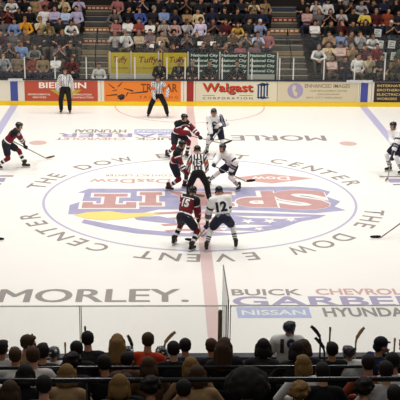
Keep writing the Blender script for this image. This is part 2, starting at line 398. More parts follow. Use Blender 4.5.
def build_hair():
    I = (V((1, 0, 0)), V((0, 1, 0)), V((0, 0, 1)))
    def h(name, f, vox=.012, sm=3):
        bm = bmesh.new(); f(bm); HAIR[name] = fuse(bm, name, vox, M['hair_dark'], sm)
    def short(bm):
        ell(bm, (0, .026, .036), I, (.085, .095, .098)); ell(bm, (0, .045, -.005), I, (.080, .066, .066)); ell(bm, (0, -.045, .09), I, (.055, .04, .026))
    def bob(bm):
        short(bm)
        for q in (1, -1): cap(bm, (.075 * q, .02, .02), .032, (.082 * q, .02, -.11), .034)
        ell(bm, (0, .065, -.06), I, (.092, .055, .10))
    def long(bm):
        bob(bm); cap(bm, (0, .075, 0), .085, (0, .095, -.25), .075)
        for q in (1, -1): cap(bm, (.06 * q, .06, -.05), .05, (.08 * q, .06, -.27), .035)
    def curly(bm):
        short(bm)
        for i in range(46):
            a, b = random.uniform(0, 2 * PI), random.uniform(-.3, 1.4)
            c = V((math.cos(a) * math.cos(b) * .095, .035 + abs(1) * math.sin(a) * math.cos(b) * .095, .02 + math.sin(b) * .105))
            if c.y < -.045 and c.z < .07: continue
            ell(bm, c, I, (.030, .030, .030), 0, 1)
    def bush(bm):
        for i in range(90):
            a, b = random.uniform(0, 2 * PI), random.uniform(-.4, 1.5)
            c = V((math.cos(a) * math.cos(b) * .15, .06 + math.sin(a) * math.cos(b) * .13, .03 + math.sin(b) * .15))
            if c.y < -.04 and c.z < .06: continue
            ell(bm, c, I, (.045, .045, .045), 0, 1)
        ell(bm, (0, .05, .04), I, (.14, .12, .14))
    def tail(bm):
        short(bm); cap(bm, (0, .115, .03), .03, (0, .15, -.10), .028); cap(bm, (0, .15, -.10), .028, (0, .13, -.2), .014)
    def capb(bm):
        ell(bm, (0, .014, .05), I, (.088, .107, .085)); ell(bm, (0, .06, -.02), I, (.076, .055, .06))
        for x in (-.04, -.02, 0, .02, .04): cap(bm, (x, -.07, .052), .010, (x * .8, -.155 + abs(x) * .6, .040), .007, 8)
    h('short_hair', short); h('bob_hair', bob); h('long_hair', long); h('curly_hair', curly, .013, 2); h('bushy_hair', bush, .016, 2); h('tied_hair', tail); h('cap', capb, .011, 2)
PARTCACHE = {}
def part_proto(key, name, me):
    """an unlinked source object; every person gets obj.copy() of it with the mesh shared"""
    if key not in PARTCACHE:
        o = bpy.data.objects.new(name, me)
        for s in range(len(me.materials)): pass
        PARTCACHE[key] = o
    return PARTCACHE[key]
def put(key, name, me, root, m=None, mtx=None):
    o = part_proto(key, name, me).copy(); C.objects.link(o); o.parent = root
    if m is not None:
        o.material_slots[0].link = 'OBJECT'; o.material_slots[0].material = m
    if mtx is not None: o.matrix_local = mtx
    return o
def spectator(loc, rz, pose, hair, hairm, shirt, trou, skin, label, group, scale=1.0, name='person', hs=(1, 1, 1)):
    d = POSES[pose]
    r = empty(name, loc, rz, label, 'person', group); r.scale = (scale,) * 3
    put(('b', pose), 'body', d['body'], r, skin); put(('s', pose), 'shirt', d['shirt'], r, shirt); put(('t', pose), 'trousers', d['trousers'], r, trou)
    for i in (0, 1): put(('f', pose, i), 'shoe', d['shoe'][i], r)
    put(('h', hair), 'cap' if hair == 'cap' else 'hair', HAIR[hair], r, hairm, d['f'].HM @ Matrix.Diagonal(hs + (1,)))
    return r

# --- skaters
def decal(name, mesh_obj_mesh, body, c, right, up, nrm, h, m, parent, w=None, bold=.02, off=.008):
    """flat lettering laid onto the cloth: every vertex is dropped along -nrm onto the surface"""
    bm0 = bmesh.new(); bm0.from_mesh(mesh_obj_mesh); tree = BVHTree.FromBMesh(bm0)
    me = text_mesh(body, w, h, bold=bold) if isinstance(body, str) else body
    bm = bmesh.new(); bm.from_mesh(me); bmesh.ops.triangulate(bm, faces=bm.faces[:])
    for _ in range(4):
        es = [e for e in bm.edges if e.calc_length() > .03]
        if not es: break
        bmesh.ops.subdivide_edges(bm, edges=es, cuts=1); bmesh.ops.triangulate(bm, faces=bm.faces[:])
    for v in bm.verts:
        p = c + right * v.co.x + up * v.co.y
        hit = tree.ray_cast(p + nrm * .4, -nrm, 1.0)
        v.co = (hit[0] + nrm * off) if hit[0] is not None else p
    bm0.free()
    return obj(name, bm, m, parent)
def blob_mesh(rx, ry, hole=0.0, n=20, gap=0):
    me = bpy.data.meshes.new('blob'); bm = bmesh.new()
    o = [bm.verts.new((rx * math.cos(2 * PI * i / n), ry * math.sin(2 * PI * i / n), 0)) for i in range(n)]
    if hole:
        q = [bm.verts.new((v.co.x * hole, v.co.y * hole, 0)) for v in o]
        for i in range(n - gap): bm.faces.new((o[i], o[(i + 1) % n], q[(i + 1) % n], q[i]))
    else: bm.faces.new(o)
    bm.to_mesh(me); bm.free(); return me
def seg_t(p, a, b):
    d = b - a; return max(0, min(1, (p - a).dot(d) / d.length_squared))
def seg_d(p, a, b): return (p - a.lerp(b, seg_t(p, a, b))).length
TEAM = {
 'maroon': dict(jersey=['jersey_maroon', 'cloth_white', 'cloth_black'], pants='pants_dark', sock=['jersey_maroon', 'cloth_white', 'cloth_black'], helmet='helmet_black', glove='glove_dark', num='cloth_white', words='maroon jersey'),
 'white': dict(jersey=['cloth_white', 'cloth_navy', 'cloth_grey'], pants='cloth_navy', sock=['cloth_white', 'cloth_navy', 'cloth_grey'], helmet='helmet_navy', glove='glove_navy', num='cloth_navy', words='white jersey'),
 'official': dict(jersey=['cloth_white', 'cloth_black', 'arm_orange'], pants='cloth_black', helmet='helmet_black')}
def helmet(f, m, root, visor=False, mark=None):
    bm = bmesh.new(); I = (V((1, 0, 0)), V((0, 1, 0)), V((0, 0, 1)))
    ell(bm, (0, .014, .030), I, (.104, .126, .108), 0, 3)
    kill = [v for v in bm.verts if v.co.z < -.05 or (v.co.y < -.045 and v.co.z < .035)]
    bmesh.ops.delete(bm, geom=kill, context='VERTS')
    r = bmesh.ops.solidify(bm, geom=bm.faces[:], thickness=.012)
    for q in (-1, 1):
        cap(bm, (.035 * q, -.07, .105), .012, (.04 * q, .10, .09), .014, 8); ell(bm, (.098 * q, .01, -.04), I, (.014, .035, .03), 0, 1)
    cap(bm, (0, -.08, .112), .009, (0, .11, .098), .011, 8)
    bm.transform(f.HM); o = obj('helmet', bm, M[m], root, True)
    bm = bmesh.new()
    for q in (-1, 1): tube(bm, (.088 * q, -.02, -.05), (.03 * q, -.075, -.118), .006, 6)
    tube(bm, (.03, -.075, -.118), (-.03, -.075, -.118), .008, 6)
    bm.transform(f.HM); obj('chin_strap', bm, M['black_tape'], o)
    if mark:
        bm = bmesh.new(); ell(bm, (.07, .09, .075), I, (.03, .03, .03), 0, 1); ell(bm, (-.07, .09, .075), I, (.03, .03, .03), 0, 1); ell(bm, (0, .128, .04), I, (.03, .016, .02), 0, 1)
        bm.transform(f.HM); obj('helmet_sticker', bm, M[mark], o)
    return o
def skate(f, i, root):
    a = f.ank[i]; t = f.toe[i]; s = t.cross(V((0, 0, 1))); u = V((0, 0, 1))
    bm = bmesh.new()
    cap(bm, a - t * .05 - u * .035, .048, a + t * .14 - u * .045, .042); cap(bm, a + u * .09 - t * .01, .060, a - t * .015, .054); ell(bm, a + t * .05 + u * .09, (s, t, u), (.035, .03, .06))
    o = obj('skate', fuse(bm, 'boot', .013, M['black_boot'], 2), M['black_boot'], root)
    bm = bmesh.new(); beam(bm, a - t * .10 - u * .095, a + t * .17 - u * .095, u, .030, .022)
    beam(bm, a - t * .085 - u * .08, a - t * .03 - u * .08, u, .04, .03); beam(bm, a + t * .09 - u * .085, a + t * .14 - u * .085, u, .04, .03)
    obj('blade_holder', bm, M['white_plastic'], o)
    bm = bmesh.new(); beam(bm, a - t * .12 - u * .118, a + t * .18 - u * .118, u, .024, .004); obj('skate_blade', bm, M['blade_steel'], o)
def stick(heel, top, bladedir, label, shaftm='stick_white', bladem='black_tape', group=None, butt=.06):
    """shaft from the butt to the heel and a curved blade; a thing of its own in its holder's hands"""
    heel, top = V(heel), V(top); d = (top - heel).normalized(); bd = V(bladedir).normalized()
    side = d.cross(bd).normalized()
    root = empty('hockey_stick', heel, 0, label, 'hockey stick', group)
    end = top + d * butt - heel
    bm = bmesh.new(); beam(bm, d * .02, end, side, .022, .030); obj('shaft', bm, M[shaftm], root)
    bm = bmesh.new(); beam(bm, end - d * .10, end + d * .015, side, .030, .038); obj('grip_tape', bm, M['black_tape'], root)
    bm = bmesh.new(); bu = (d - bd * d.dot(bd)).normalized()
    n = 7; prev = None
    for i in range(n + 1):
        s = i / n; c = bd * (.30 * s - .02) + side * (.035 * s * s); hh = .030 + .010 * math.sin(PI * min(1, s * 1.1))
        if i == n: hh *= .6
        ring = [bm.verts.new(c + bu * (b * hh + .034) + side * (a * .006)) for a, b in ((-1, -1), (1, -1), (1, 1), (-1, 1))]
        if prev:
            for j in range(4): bm.faces.new((prev[j], prev[(j + 1) % 4], ring[(j + 1) % 4], ring[j]))
        else: bm.faces.new(ring[::-1])
        prev = ring
    bm.faces.new(prev); bd_o = obj('blade', bm, M[bladem], root)
    return root
def skater(team, label, pel, head, phi, feet, grip=None, hands=None, toes=(8, -8), look=(25, 0), number=None, name='person', group=None, hand_dirs=None, elbow=None, knee=None, tw=0, crest=None, mark=None, z0=0.0, seated=False, band=True, period=.09, num_up=.27):
    """grip = (heel, top, fraction of lower hand, hand on top: 0 left / 1 right). Points are in the world; the figure hangs under a root between its feet."""
    T = TEAM[team]
    o = (V(feet[0]) + V(feet[1])) / 2 if not seated else V(pel); o = V((o.x, o.y, z0))
    root = empty(name, o, 0, label, 'person', group)
    pel = V(pel) - o; head = V(head) - o
    ft = [V((p[0], p[1], (p[2] if len(p) > 2 else 0) + .13)) - V((o.x, o.y, 0)) for p in feet]
    up = head - pel
    if grip:
        heel, top, fr, th = grip; heel, top = V(heel) - o, V(top) - o; S = (heel - top).normalized()
        low = top.lerp(heel, fr); pts = [None, None]; pts[th] = top; pts[1 - th] = low
        # the wrist sits behind the shaft, towards its own shoulder
        tmp = Fig(pel, up, phi, ft, [pel, pel], tw=tw); hw = []
        for i in (0, 1):
            dd = (pts[i] - tmp.sh[i]); dd = (dd - S * dd.dot(S) * .6).normalized(); hw.append(pts[i] - dd * .10)
    else: hw = [V(h) - o for h in hands]
    f = Fig(pel, up, phi, ft, hw, toes, look=look, elbow=elbow, knee=knee, tw=tw)
    body = skin_body(f, .0135, [M['skin_a'], M['eye'], M['lip']], True, hand_dirs if not grip else None)
    obj('body', body, M['skin_a'], root)
    off = team == 'official'
    bm = bmesh.new()
    if off: torso(bm, f, .022, .03, 0, 1.15, .97, 1.05)
    else: torso(bm, f, .038, .02, .035, 1.25, .92, 1.1)
    Lx, Ux = f.L, f.U; duty = .5 if period > .08 else .42
    def cls(p):
        da = [min(seg_d(p, f.sh[i], f.el[i]), seg_d(p, f.el[i], f.wr[i])) for i in (0, 1)]; i = 0 if da[0] < da[1] else 1
        x = (p - f.pel).dot(Lx); u = (p - f.pel).dot(Ux); arm = abs(x) > .19 and da[i] < .13 or da[i] < .075
        if off:
            if arm:
                tu = seg_t(p, f.sh[i], f.el[i]); lower = seg_d(p, f.el[i], f.wr[i]) < seg_d(p, f.sh[i], f.el[i])
                if band and not lower and .45 < tu < .85: return 2
                return 1 if (((p - f.sh[i]).dot(Lx) + (p - f.sh[i]).dot(Ux) * .6) / period) % 1 < duty else 0
            return 1 if (x / period + duty / 2) % 1 < duty else 0
        if arm:
            tl = seg_t(p, f.el[i], f.wr[i]); tu = seg_t(p, f.sh[i], f.el[i])
            if tl > .1: return 1 if .32 < tl < .48 or .66 < tl < .8 else (2 if .48 <= tl <= .66 else 0)
            if team == 'maroon': return 2 if tu < .35 else (1 if tu < .45 else 0)
            return 1 if .62 < tu < .8 else 0
        if team == 'maroon':
            if u > .48: return 2
            if u > .455: return 1
            return 1 if -.03 < u < .01 or .06 < u < .095 else (2 if u <= .06 else 0)
        return 2 if u < .075 else (1 if u < .09 else 0)
    jm = fuse(bm, 'jersey', .0145, [M[x] for x in T['jersey']], 3, classify=cls)
    j = obj('jersey', jm, None, root)
    if number:
        hgt = (.26 if team == 'white' else .21) if not off else .17; cc = f.pel + f.U * (num_up if not off else .28)
        if off: decal('number_patch', jm, blob_mesh(.14, .12), cc, -f.L, f.U, -f.F, 1, M['cloth_black'], j, off=.006)
        decal('number', jm, number, cc, -f.L, f.U, -f.F, hgt, M[T['num']] if not off else M['cloth_white'], j, bold=.05, off=.012)
        if not off: decal('name_bar', jm, number_name(team), f.pel + f.U * .445, f.L, f.U, -f.F, .05, M[T['num']], j, bold=.03, off=.012) if number_name(team) else None
    if crest:
        cc = f.pel + f.U * .30
        decal('crest', jm, blob_mesh(.085, .10, .55, 20, 4), cc, f.L, f.U, f.F, 1, M[crest], j)
    if off:
        bm = bmesh.new(); legs(bm, f, .028, 1.05, .9, 1.15); obj('trousers', fuse(bm, 'trousers', .016, M[T['pants']], 3), None, root)
    else:
        bm = bmesh.new(); ell(bm, f.pel, f.ax, (.20, .16, .15))
        for i in (0, 1): cap(bm, f.hip[i], .135, f.hip[i].lerp(f.kn[i], .66), .115)
        obj('hockey_pants', fuse(bm, 'pants', .017, M[T['pants']], 3), None, root)
        for i in (0, 1):
            K, A = f.kn[i], f.ank[i]
            bm = bmesh.new(); cap(bm, f.hip[i].lerp(K, .6), .082, K, .078); cap(bm, K, .080, K.lerp(A, .86), .056); cap(bm, K.lerp(A, .35), .073, K.lerp(A, .36), .073)
            def cs(p, K=K, A=A):
                t = (p - K).dot(A - K) / (A - K).length_squared
                if team == 'maroon': return 1 if .28 < t < .40 or .58 < t < .70 else (2 if .40 <= t <= .58 else 0)
                return 1 if .42 < t < .50 or .56 < t < .62 or .68 < t < .76 else 0
            obj('sock', fuse(bm, 'sock', .013, [M[x] for x in T['sock']], 2, classify=cs), None, root)
    for i in (0, 1): skate(f, i, root)
    if grip:
        for i in (0, 1):
            bm = bmesh.new(); fd = (pts[i] - f.el[i]).normalized(); add_grip(bm, pts[i], S, pts[i] - f.wr[i] if (pts[i] - f.wr[i]).length > .02 else fd, (1, -1)[i])
            cap(bm, f.wr[i], .050, f.wr[i].lerp(f.el[i], .38), .060); cap(bm, f.wr[i], .046, pts[i] - (pts[i] - f.wr[i]).normalized() * .05, .040)
            obj('glove', fuse(bm, 'glove', .0095, M[T['glove']], 2), None, root)
    helmet(f, T['helmet'], root, mark=mark)
    return root, f
def number_name(team): return None

# ------------------------------------------------------------------ who sits where
FAR = [
    ('left', 1, [(-7.69, 'pale_stripe'), (-7.15, 'tan_stripe'), (-6.49, 'brick'), (-6.07, 'khaki'), (-5.54, 'white'), (-4.91, 'dark_red')]),
    ('left', 2, [(-8.08, 'grey'), (-7.58, 'charcoal'), (-7.08, 'light_blue'), (-6.45, 'green_stripe'), (-5.44, 'grey'), (-5.0, 'black')]),
    ('left', 3, [(-7.98, 'plum'), (-7.55, 'grey'), (-7.0, 'brown'), (-6.44, 'charcoal'), (-5.93, 'black'), (-5.42, 'charcoal'), (-4.86, 'black')]),
    ('left', 4, [(-8.04, 'grey'), (-7.54, 'light_blue'), (-7.04, 'orange'), (-6.4, 'cream'), (-6.01, 'olive'), (-5.57, 'charcoal'), (-5.05, 'white')]),
    ('left', 5, [(-8.45, 'charcoal'), (-7.92, 'maroon'), (-7.44, 'black'), (-6.96, 'black'), (-6.34, 'white'), (-5.86, 'lavender'), (-5.4, 'pale_blue'), (-4.91, 'lavender')]),
    ('left', 6, [(-8.38, 'grey'), (-7.84, 'white'), (-7.26, 'black'), (-6.82, 'tan'), (-6.37, 'rose'), (-5.93, 'charcoal'), (-5.53, 'cream'), (-4.86, 'lavender')]),
    ('left', 7, [(-8.21, 'black'), (-7.67, 'charcoal'), (-7.08, 'navy'), (-6.63, 'white'), (-6.22, 'black'), (-5.77, 'charcoal'), (-5.27, 'grey')]),
    ('middle', 2, [(-1.72, 'charcoal'), (-1.13, 'brown'), (-0.67, 'black'), (0.61, 'black'), (1.09, 'charcoal'), (1.58, 'charcoal'), (2.18, 'rose'), (2.77, 'mauve')]),
    ('middle', 3, [(-3.15, 'pale_grey'), (-2.68, 'white'), (-2.12, 'sand'), (-1.65, 'mauve'), (-1.13, 'tan'), (-0.62, 'charcoal'), (-0.1, 'grey'), (0.37, 'charcoal'), (0.85, 'brown'), (1.36, 'black'), (1.92, 'brown'), (2.49, 'grey'), (2.96, 'pale_blue'), (3.39, 'rose')]),
    ('middle', 4, [(-3.14, 'rose'), (-2.62, 'white'), (-2.14, 'brick'), (-1.66, 'white'), (-1.05, 'plaid'), (-0.57, 'red_stripe'), (-0.04, 'pale_grey'), (0.55, 'lilac'), (1.09, 'charcoal'), (1.62, 'maroon'), (2.14, 'mustard'), (2.63, 'charcoal'), (3.15, 'light_blue')]),
    ('middle', 5, [(-3.17, 'grey'), (-2.64, 'black'), (-2.11, 'blue'), (-1.53, 'charcoal'), (-1.05, 'light_blue'), (-0.56, 'navy'), (-0.03, 'tan'), (0.46, 'cream'), (1.08, 'navy'), (1.61, 'black'), (2.15, 'black'), (2.77, 'charcoal'), (3.3, 'navy')]),
    ('middle', 6, [(-3.16, 'rose'), (-2.57, 'black'), (-1.99, 'navy'), (-1.32, 'black'), (-0.69, 'charcoal'), (-0.06, 'black'), (0.57, 'charcoal'), (1.25, 'navy'), (1.83, 'black'), (2.42, 'charcoal'), (3.0, 'cream'), (3.5, 'tan')]),
    ('middle', 7, [(-2.96, 'black'), (-2.32, 'navy'), (-1.69, 'charcoal'), (-1.05, 'navy'), (-0.37, 'black'), (0.27, 'grey'), (0.91, 'black'), (1.55, 'charcoal'), (2.15, 'navy'), (2.79, 'black'), (3.33, 'charcoal')]),
    ('right', 1, [(5.98, 'blush'), (6.54, 'charcoal'), (7.05, 'white'), (7.55, 'sand'), (8.06, 'charcoal'), (8.61, 'olive')]),
    ('right', 2, [(5.46, 'white'), (5.93, 'cream'), (6.44, 'blush'), (6.96, 'tan'), (7.51, 'maroon'), (8.03, 'dark_red'), (8.59, 'grey'), (9.1, 'green')]),
    ('right', 3, [(6.08, 'tan'), (6.56, 'light_blue'), (6.99, 'brown'), (7.43, 'pale_grey'), (7.93, 'white'), (9.34, 'black')]),
    ('right', 4, [(5.55, 'white'), (6.23, 'black'), (6.72, 'maroon'), (7.24, 'charcoal'), (7.77, 'black'), (8.92, 'charcoal'), (9.45, 'black')]),
    ('right', 5, [(5.31, 'red_check'), (5.8, 'grey'), (6.34, 'black'), (6.83, 'pale_grey'), (7.32, 'black'), (7.86, 'yellow'), (8.39, 'maroon'), (8.89, 'rust'), (9.38, 'charcoal')]),
    ('right', 6, [(5.17, 'black'), (5.81, 'white'), (6.35, 'white'), (6.89, 'black'), (7.39, 'charcoal'), (7.85, 'pale_grey'), (8.35, 'black'), (8.89, 'navy'), (9.44, 'black')]),
    ('right', 7, [(5.58, 'black'), (6.18, 'navy'), (6.73, 'charcoal'), (7.28, 'white'), (7.79, 'black'), (8.29, 'charcoal'), (8.8, 'black'), (9.35, 'grey')]),
]
NEAR = [
    ('A', -15.6, 1.15, [(-3.43, 'short_dark', 'white'), (-3.06, 'short_brown', 'tan'), (-2.86, 'short_dark', 'charcoal'), (-2.35, 'short_dark', 'black'), (-2.18, 'short_dark', 'charcoal'), (-1.79, 'long_blond', 'brown'), (-1.33, 'short_brown', 'orange'), (-0.91, 'short_dark', 'black'), (-0.74, 'short_dark', 'navy'), (-0.31, 'short_brown', 'charcoal'), (-0.13, 'long_brown', 'charcoal'), (0.41, 'bob_dark', 'charcoal'), (0.93, 'bob_dark', 'black'), (1.11, 'bob_brown', 'charcoal'), (1.46, 'short_dark', 'black'), (2.19, 'cap', 'navy_blue'), (2.66, 'short_dark', 'black')]),
    ('A2', -16.45, 1.4, [(-3.18, 'short_brown', 'white'), (-2.82, 'short_brown', 'white'), (-2.52, 'short_dark', 'charcoal'), (-1.96, 'short_dark', 'black'), (-1.54, 'short_dark', 'brown'), (-1.11, 'short_dark', 'black'), (-0.55, 'short_dark', 'black'), (0.06, 'bob_dark', 'black'), (0.59, 'short_dark', 'black'), (1.16, 'short_dark', 'charcoal'), (1.59, 'short_brown', 'rust'), (2.19, 'short_dark', 'black')]),
    ('B', -17.3, 1.65, [(-2.95, 'bob_dark', 'black'), (-2.57, 'short_brown', 'white'), (-2.28, 'curly_dark', 'charcoal'), (-1.82, 'short_dark', 'black'), (-1.23, 'bob_brown', 'brown'), (-0.67, 'bob_blond', 'tan'), (-0.4, 'bob_blond', 'cream'), (0.61, 'bob_dark', 'black'), (0.87, 'bob_blond', 'white'), (1.3, 'short_dark', 'black'), (1.73, 'short_dark', 'rust'), (2.07, 'short_dark', 'white')]),
    ('C', -18.15, 1.9, [(-3.06, 'short_dark', 'brown'), (-2.66, 'short_dark', 'white'), (-2.3, 'bob_blond', 'tan'), (-1.98, 'short_brown', 'charcoal'), (-1.54, 'short_dark', 'black'), (-0.88, 'short_dark', 'charcoal'), (-0.61, 'bob_brown', 'tan'), (0.24, 'bob_dark', 'black'), (0.96, 'short_dark', 'black'), (1.28, 'short_dark', 'cream'), (1.76, 'short_dark', 'pale_grey')]),
    ('D', -19.0, 2.15, [(-2.87, 'bob_brown', 'black'), (-2.48, 'short_dark', 'white'), (-2.04, 'short_dark', 'charcoal'), (-1.6, 'bob_blond', 'brown'), (-1.22, 'curly_dark', 'black'), (-0.84, 'short_dark', 'tan'), (-0.46, 'short_dark', 'black'), (0.52, 'curly_blond', 'olive'), (0.95, 'short_dark', 'black'), (1.33, 'curly_dark', 'black'), (1.65, 'short_dark', 'pale_grey')]),
]
# ------------------------------------------------------------------ ice
IX, IY = 30.5, 12.95
ice = struct('floor', boxm(-IX, IX, -IY, IY, -.06, 0), M['ice'], label='white ice sheet with painted lines, circle and lettering')
Z1, Z2, Z3, Z4, Z5 = .0015, .0030, .0045, .0060, .0075
def strip(name, x0, x1, y0, y1, z, m): return obj(name, poly_bm([(x0, y0), (x1, y0), (x1, y1), (x0, y1)], z), m, ice)
def poly_bm(pts, z):
    bm = bmesh.new(); f = bm.faces.new([bm.verts.new((x, y, z)) for x, y in pts]); bm.normal_update(); bmesh.ops.triangulate(bm, faces=[f]); return bm
def ring_bm(r0, r1, z, n=128, cx=0, cy=0):
    bm = bmesh.new()
    a = [bm.verts.new((cx + r0 * math.cos(2 * PI * i / n), cy + r0 * math.sin(2 * PI * i / n), z)) for i in range(n)] if r0 > 0 else None
    b = [bm.verts.new((cx + r1 * math.cos(2 * PI * i / n), cy + r1 * math.sin(2 * PI * i / n), z)) for i in range(n)]
    if a:
        for i in range(n): bm.faces.new((a[i], b[i], b[(i + 1) % n], a[(i + 1) % n]))
    else: bm.faces.new(b)
    return bm
strip('center_line', -.15, .15, -IY, IY, Z1, M['ice_red'])
for x in (-7.1, 7.1): strip('blue_line', x - .15, x + .15, -IY, IY, Z1, M['ice_line_blue'])
obj('center_circle', ring_bm(4.50, 4.575, Z2), M['ice_blue'], ice)
for x in (-5.46, 5.46):
    for y in (-6.73, 6.73): obj('faceoff_dot', ring_bm(0, .31, Z2, 32, x, y), M['ice_dot'], ice)
bm = bmesh.new(); ar = [[bm.verts.new((r_ * math.cos(PI + PI * i / 40), IY + r_ * math.sin(PI + PI * i / 40), Z2)) for i in range(41)] for r_ in (2.99, 3.05)]
for i in range(40): bm.faces.new((ar[0][i], ar[0][i + 1], ar[1][i + 1], ar[1][i]))
obj('referee_crease', bm, M['ice_dot'], ice)
# lettering round the circle, the words given twice, tops outward
RING = [('T', 165), ('H', 157.9), ('E', 150.6), ('D', 136.0), ('O', 127.3), ('W', 118.4), ('E', 102.9), ('V', 95.1), ('E', 86.4), ('N', 79.8), ('T', 72.5), ('C', 57.4), ('E', 49.7), ('N', 42.2), ('T', 35), ('E', 27.2), ('R', 19.5)]
for half in (0, 180):
    for ch, a in RING:
        t = math.radians(a + half)
        text('ice_lettering', ch, flat(5.06 * math.cos(t), 5.06 * math.sin(t), Z2, t - PI / 2), M['ice_grey'], ice, w=None if ch != 'W' else .66, h=.56, bold=.012)
# sponsors' lettering painted twice, once for each side of the rink
for half in (0, PI):
    R = Matrix.Rotation(half, 4, 'Z')
    def ice_text(body, x0, x1, y0, y1, m, z=Z2, **kw):
        text('ice_lettering', body, R @ flat((x0 + x1) / 2, (y0 + y1) / 2, z), m, ice, w=x1 - x0, h=y1 - y0, **kw)
    ice_text('MORLEY.', -4.78, -.54, -7.92, -7.14, M['ice_grey']); ice_text('MORLEY.', -4.735, -.495, -7.93, -7.13, M['ice_grey'], Z2 + .0004)
    ice_text('BUICK', .49, 2.10, -7.55, -7.16, M['ice_grey'], bold=.02); ice_text('CHEVROLET', 2.42, 4.9, -7.52, -7.14, M['ad_red'], bold=.025)
    ice_text('GARBER', .48, 4.9, -8.18, -7.60, M['ad_purple'], bold=.02)
    bm = poly_bm([(.54, -8.84), (2.14, -8.84), (2.14, -8.24), (.54, -8.24)], Z2); bm.transform(R); obj('ice_panel', bm, M['ad_blue'], ice)
    ice_text('NISSAN', .64, 2.04, -8.68, -8.40, M['logo_white'], Z3, bold=.02)
    ice_text('HYUNDAI', 2.43, 4.3, -8.79, -8.28, M['ice_grey'], bold=.03)
# logos inside the circle, read from the far side
bm = poly_bm([(1.0, 2.22), (2.26, 1.62), (3.62, 2.22), (2.26, 2.74)], Z2); obj('ice_emblem', bm, M['ad_red'], ice)
text('ice_lettering', 'Dow', flat(2.28, 2.20, Z3, PI), M['logo_white'], ice, w=1.2, h=.42, bold=.02)
text('ice_lettering', 'DasDow', flat(-2.1, 1.88, Z2, PI), M['ad_red'], ice, w=2.5, h=.50, bold=.012)
text('ice_lettering', 'CONTACT CENTER', flat(-1.85, 2.52, Z2, PI), M['ice_grey'], ice, w=2.1, h=.22)
# team word mark, read from the far side: purple edge, white edge, red slab letters
def slab(ch, w, h, t, s):
    """slab-serif I / T as outline points, centred"""
    if ch == 'I': return [(-w/2,-h/2),(w/2,-h/2),(w/2,-h/2+s),(t/2,-h/2+s),(t/2,h/2-s),(w/2,h/2-s),(w/2,h/2),(-w/2,h/2),(-w/2,h/2-s),(-t/2,h/2-s),(-t/2,-h/2+s),(-w/2,-h/2+s)]
    return [(-w*.32,-h/2),(w*.32,-h/2),(w*.32,-h/2+s),(t/2,-h/2+s),(t/2,h/2-s*1.2),(w/2-s,h/2-s*1.2),(w/2-s,h/2-s*1.9),(w/2,h/2-s*1.9),(w/2,h/2),(-w/2,h/2),(-w/2,h/2-s*1.9),(-w/2+s,h/2-s*1.9),(-w/2+s,h/2-s*1.2),(-t/2,h/2-s*1.2),(-t/2,-h/2+s),(-w*.32,-h/2+s)]
def grow(pts, g):
    out = []; n = len(pts)
    for i in range(n):
        a, b, c = V(pts[i - 1]), V(pts[i]), V(pts[(i + 1) % n]); d1 = (b - a).normalized(); d2 = (c - b).normalized()
        nn = V((d1.y + d2.y, -d1.x - d2.x)); out.append((b.x + nn.x * g, b.y + nn.y * g))
    return out
LET = [('S', 2.96, 1.55, 1.95, -.08), ('P', 1.62, 1.15, 1.62, -.02), ('I', .62, .72, 1.45, .0), ('R', -.36, 1.10, 1.42, -.02), ('I', -1.44, .66, 1.35, -.02), ('T', -2.62, 1.55, 1.42, -.22)]
def emblem_poly(name, pts, z, m): return obj(name, poly_bm(pts, z), M[m], ice)
# edge shapes and flag under the letters
emblem_poly('ice_emblem', [(-3.72, -1.50), (-3.75, -.62), (-3.42, -.25), (-3.40, .55), (-3.62, .62), (-3.30, 1.05), (-1.9, 1.02), (-.9, 1.08), (.3, 1.06), (1.1, 1.22), (2.1, 1.28), (2.9, 1.30), (3.6, 1.12), (3.95, .75), (3.75, .25), (4.10, -.25), (3.85, -.75), (4.12, -1.12), (3.2, -1.40), (1.6, -1.16), (.2, -1.06), (-1.2, -1.05), (-1.75, -1.45), (-2.3, -1.55)], Z1 + .0004, 'logo_purple')
emblem_poly('ice_emblem', [(.7, -1.30), (2.2, -1.42), (3.5, -1.55), (3.25, -1.85), (2.7, -2.15), (2.1, -2.75), (1.5, -3.05), (.9, -3.25), (.1, -3.40), (-.5, -3.30), (-.2, -2.9)], Z1 + .0002, 'logo_purple')
for pts in ([(.9, -1.62), (2.4, -1.72), (3.1, -1.72), (2.2, -1.92), (1.3, -1.82)], [(.3, -2.55), (1.2, -2.42), (1.9, -2.50), (1.1, -2.72)], [(.2, -3.02), (.9, -2.92), (1.5, -2.98), (.7, -3.16)]):
    emblem_poly('ice_emblem', pts, Z2 + .0002, 'logo_white')
def star(cx, cy, r): return [(cx + (r if i % 2 == 0 else r * .42) * math.sin(i * PI / 5), cy - (r if i % 2 == 0 else r * .42) * math.cos(i * PI / 5)) for i in range(10)]
for cx, cy, r in ((1.25, -2.12, .22), (1.85, -2.10, .22), (2.45, -1.98, .20), (.75, -2.28, .20), (1.5, -2.78, .17), (.55, -2.78, .17)): emblem_poly('ice_emblem', star(cx, cy, r), Z2 + .0003, 'logo_white')
for i in range(4):
    y = -1.35 - i * .52
    emblem_poly('ice_emblem', [(-1.35 + .1 * i, y), (-.5, y + .14), (.5, y + .10), (.5, y - .10), (-.5, y - .06), (-1.25 + .1 * i, y - .16)], Z2, 'logo_red')
emblem_poly('ice_emblem', [(-3.25, -1.95), (-2.4, -2.45), (-1.6, -2.85), (-.6, -3.12), (.1, -3.22), (.1, -3.42), (-.8, -3.40), (-1.8, -3.16), (-2.6, -2.76), (-3.3, -2.26)], Z2, 'logo_purple')
emblem_poly('ice_emblem', [(-3.55, -1.58), (-3.2, -1.32), (-2.6, -1.22), (-2.1, -1.42), (-1.5, -1.36), (-1.15, -1.50), (-1.7, -1.72), (-2.15, -1.92), (-2.7, -2.06), (-3.25, -1.86)], Z4, 'logo_yellow')
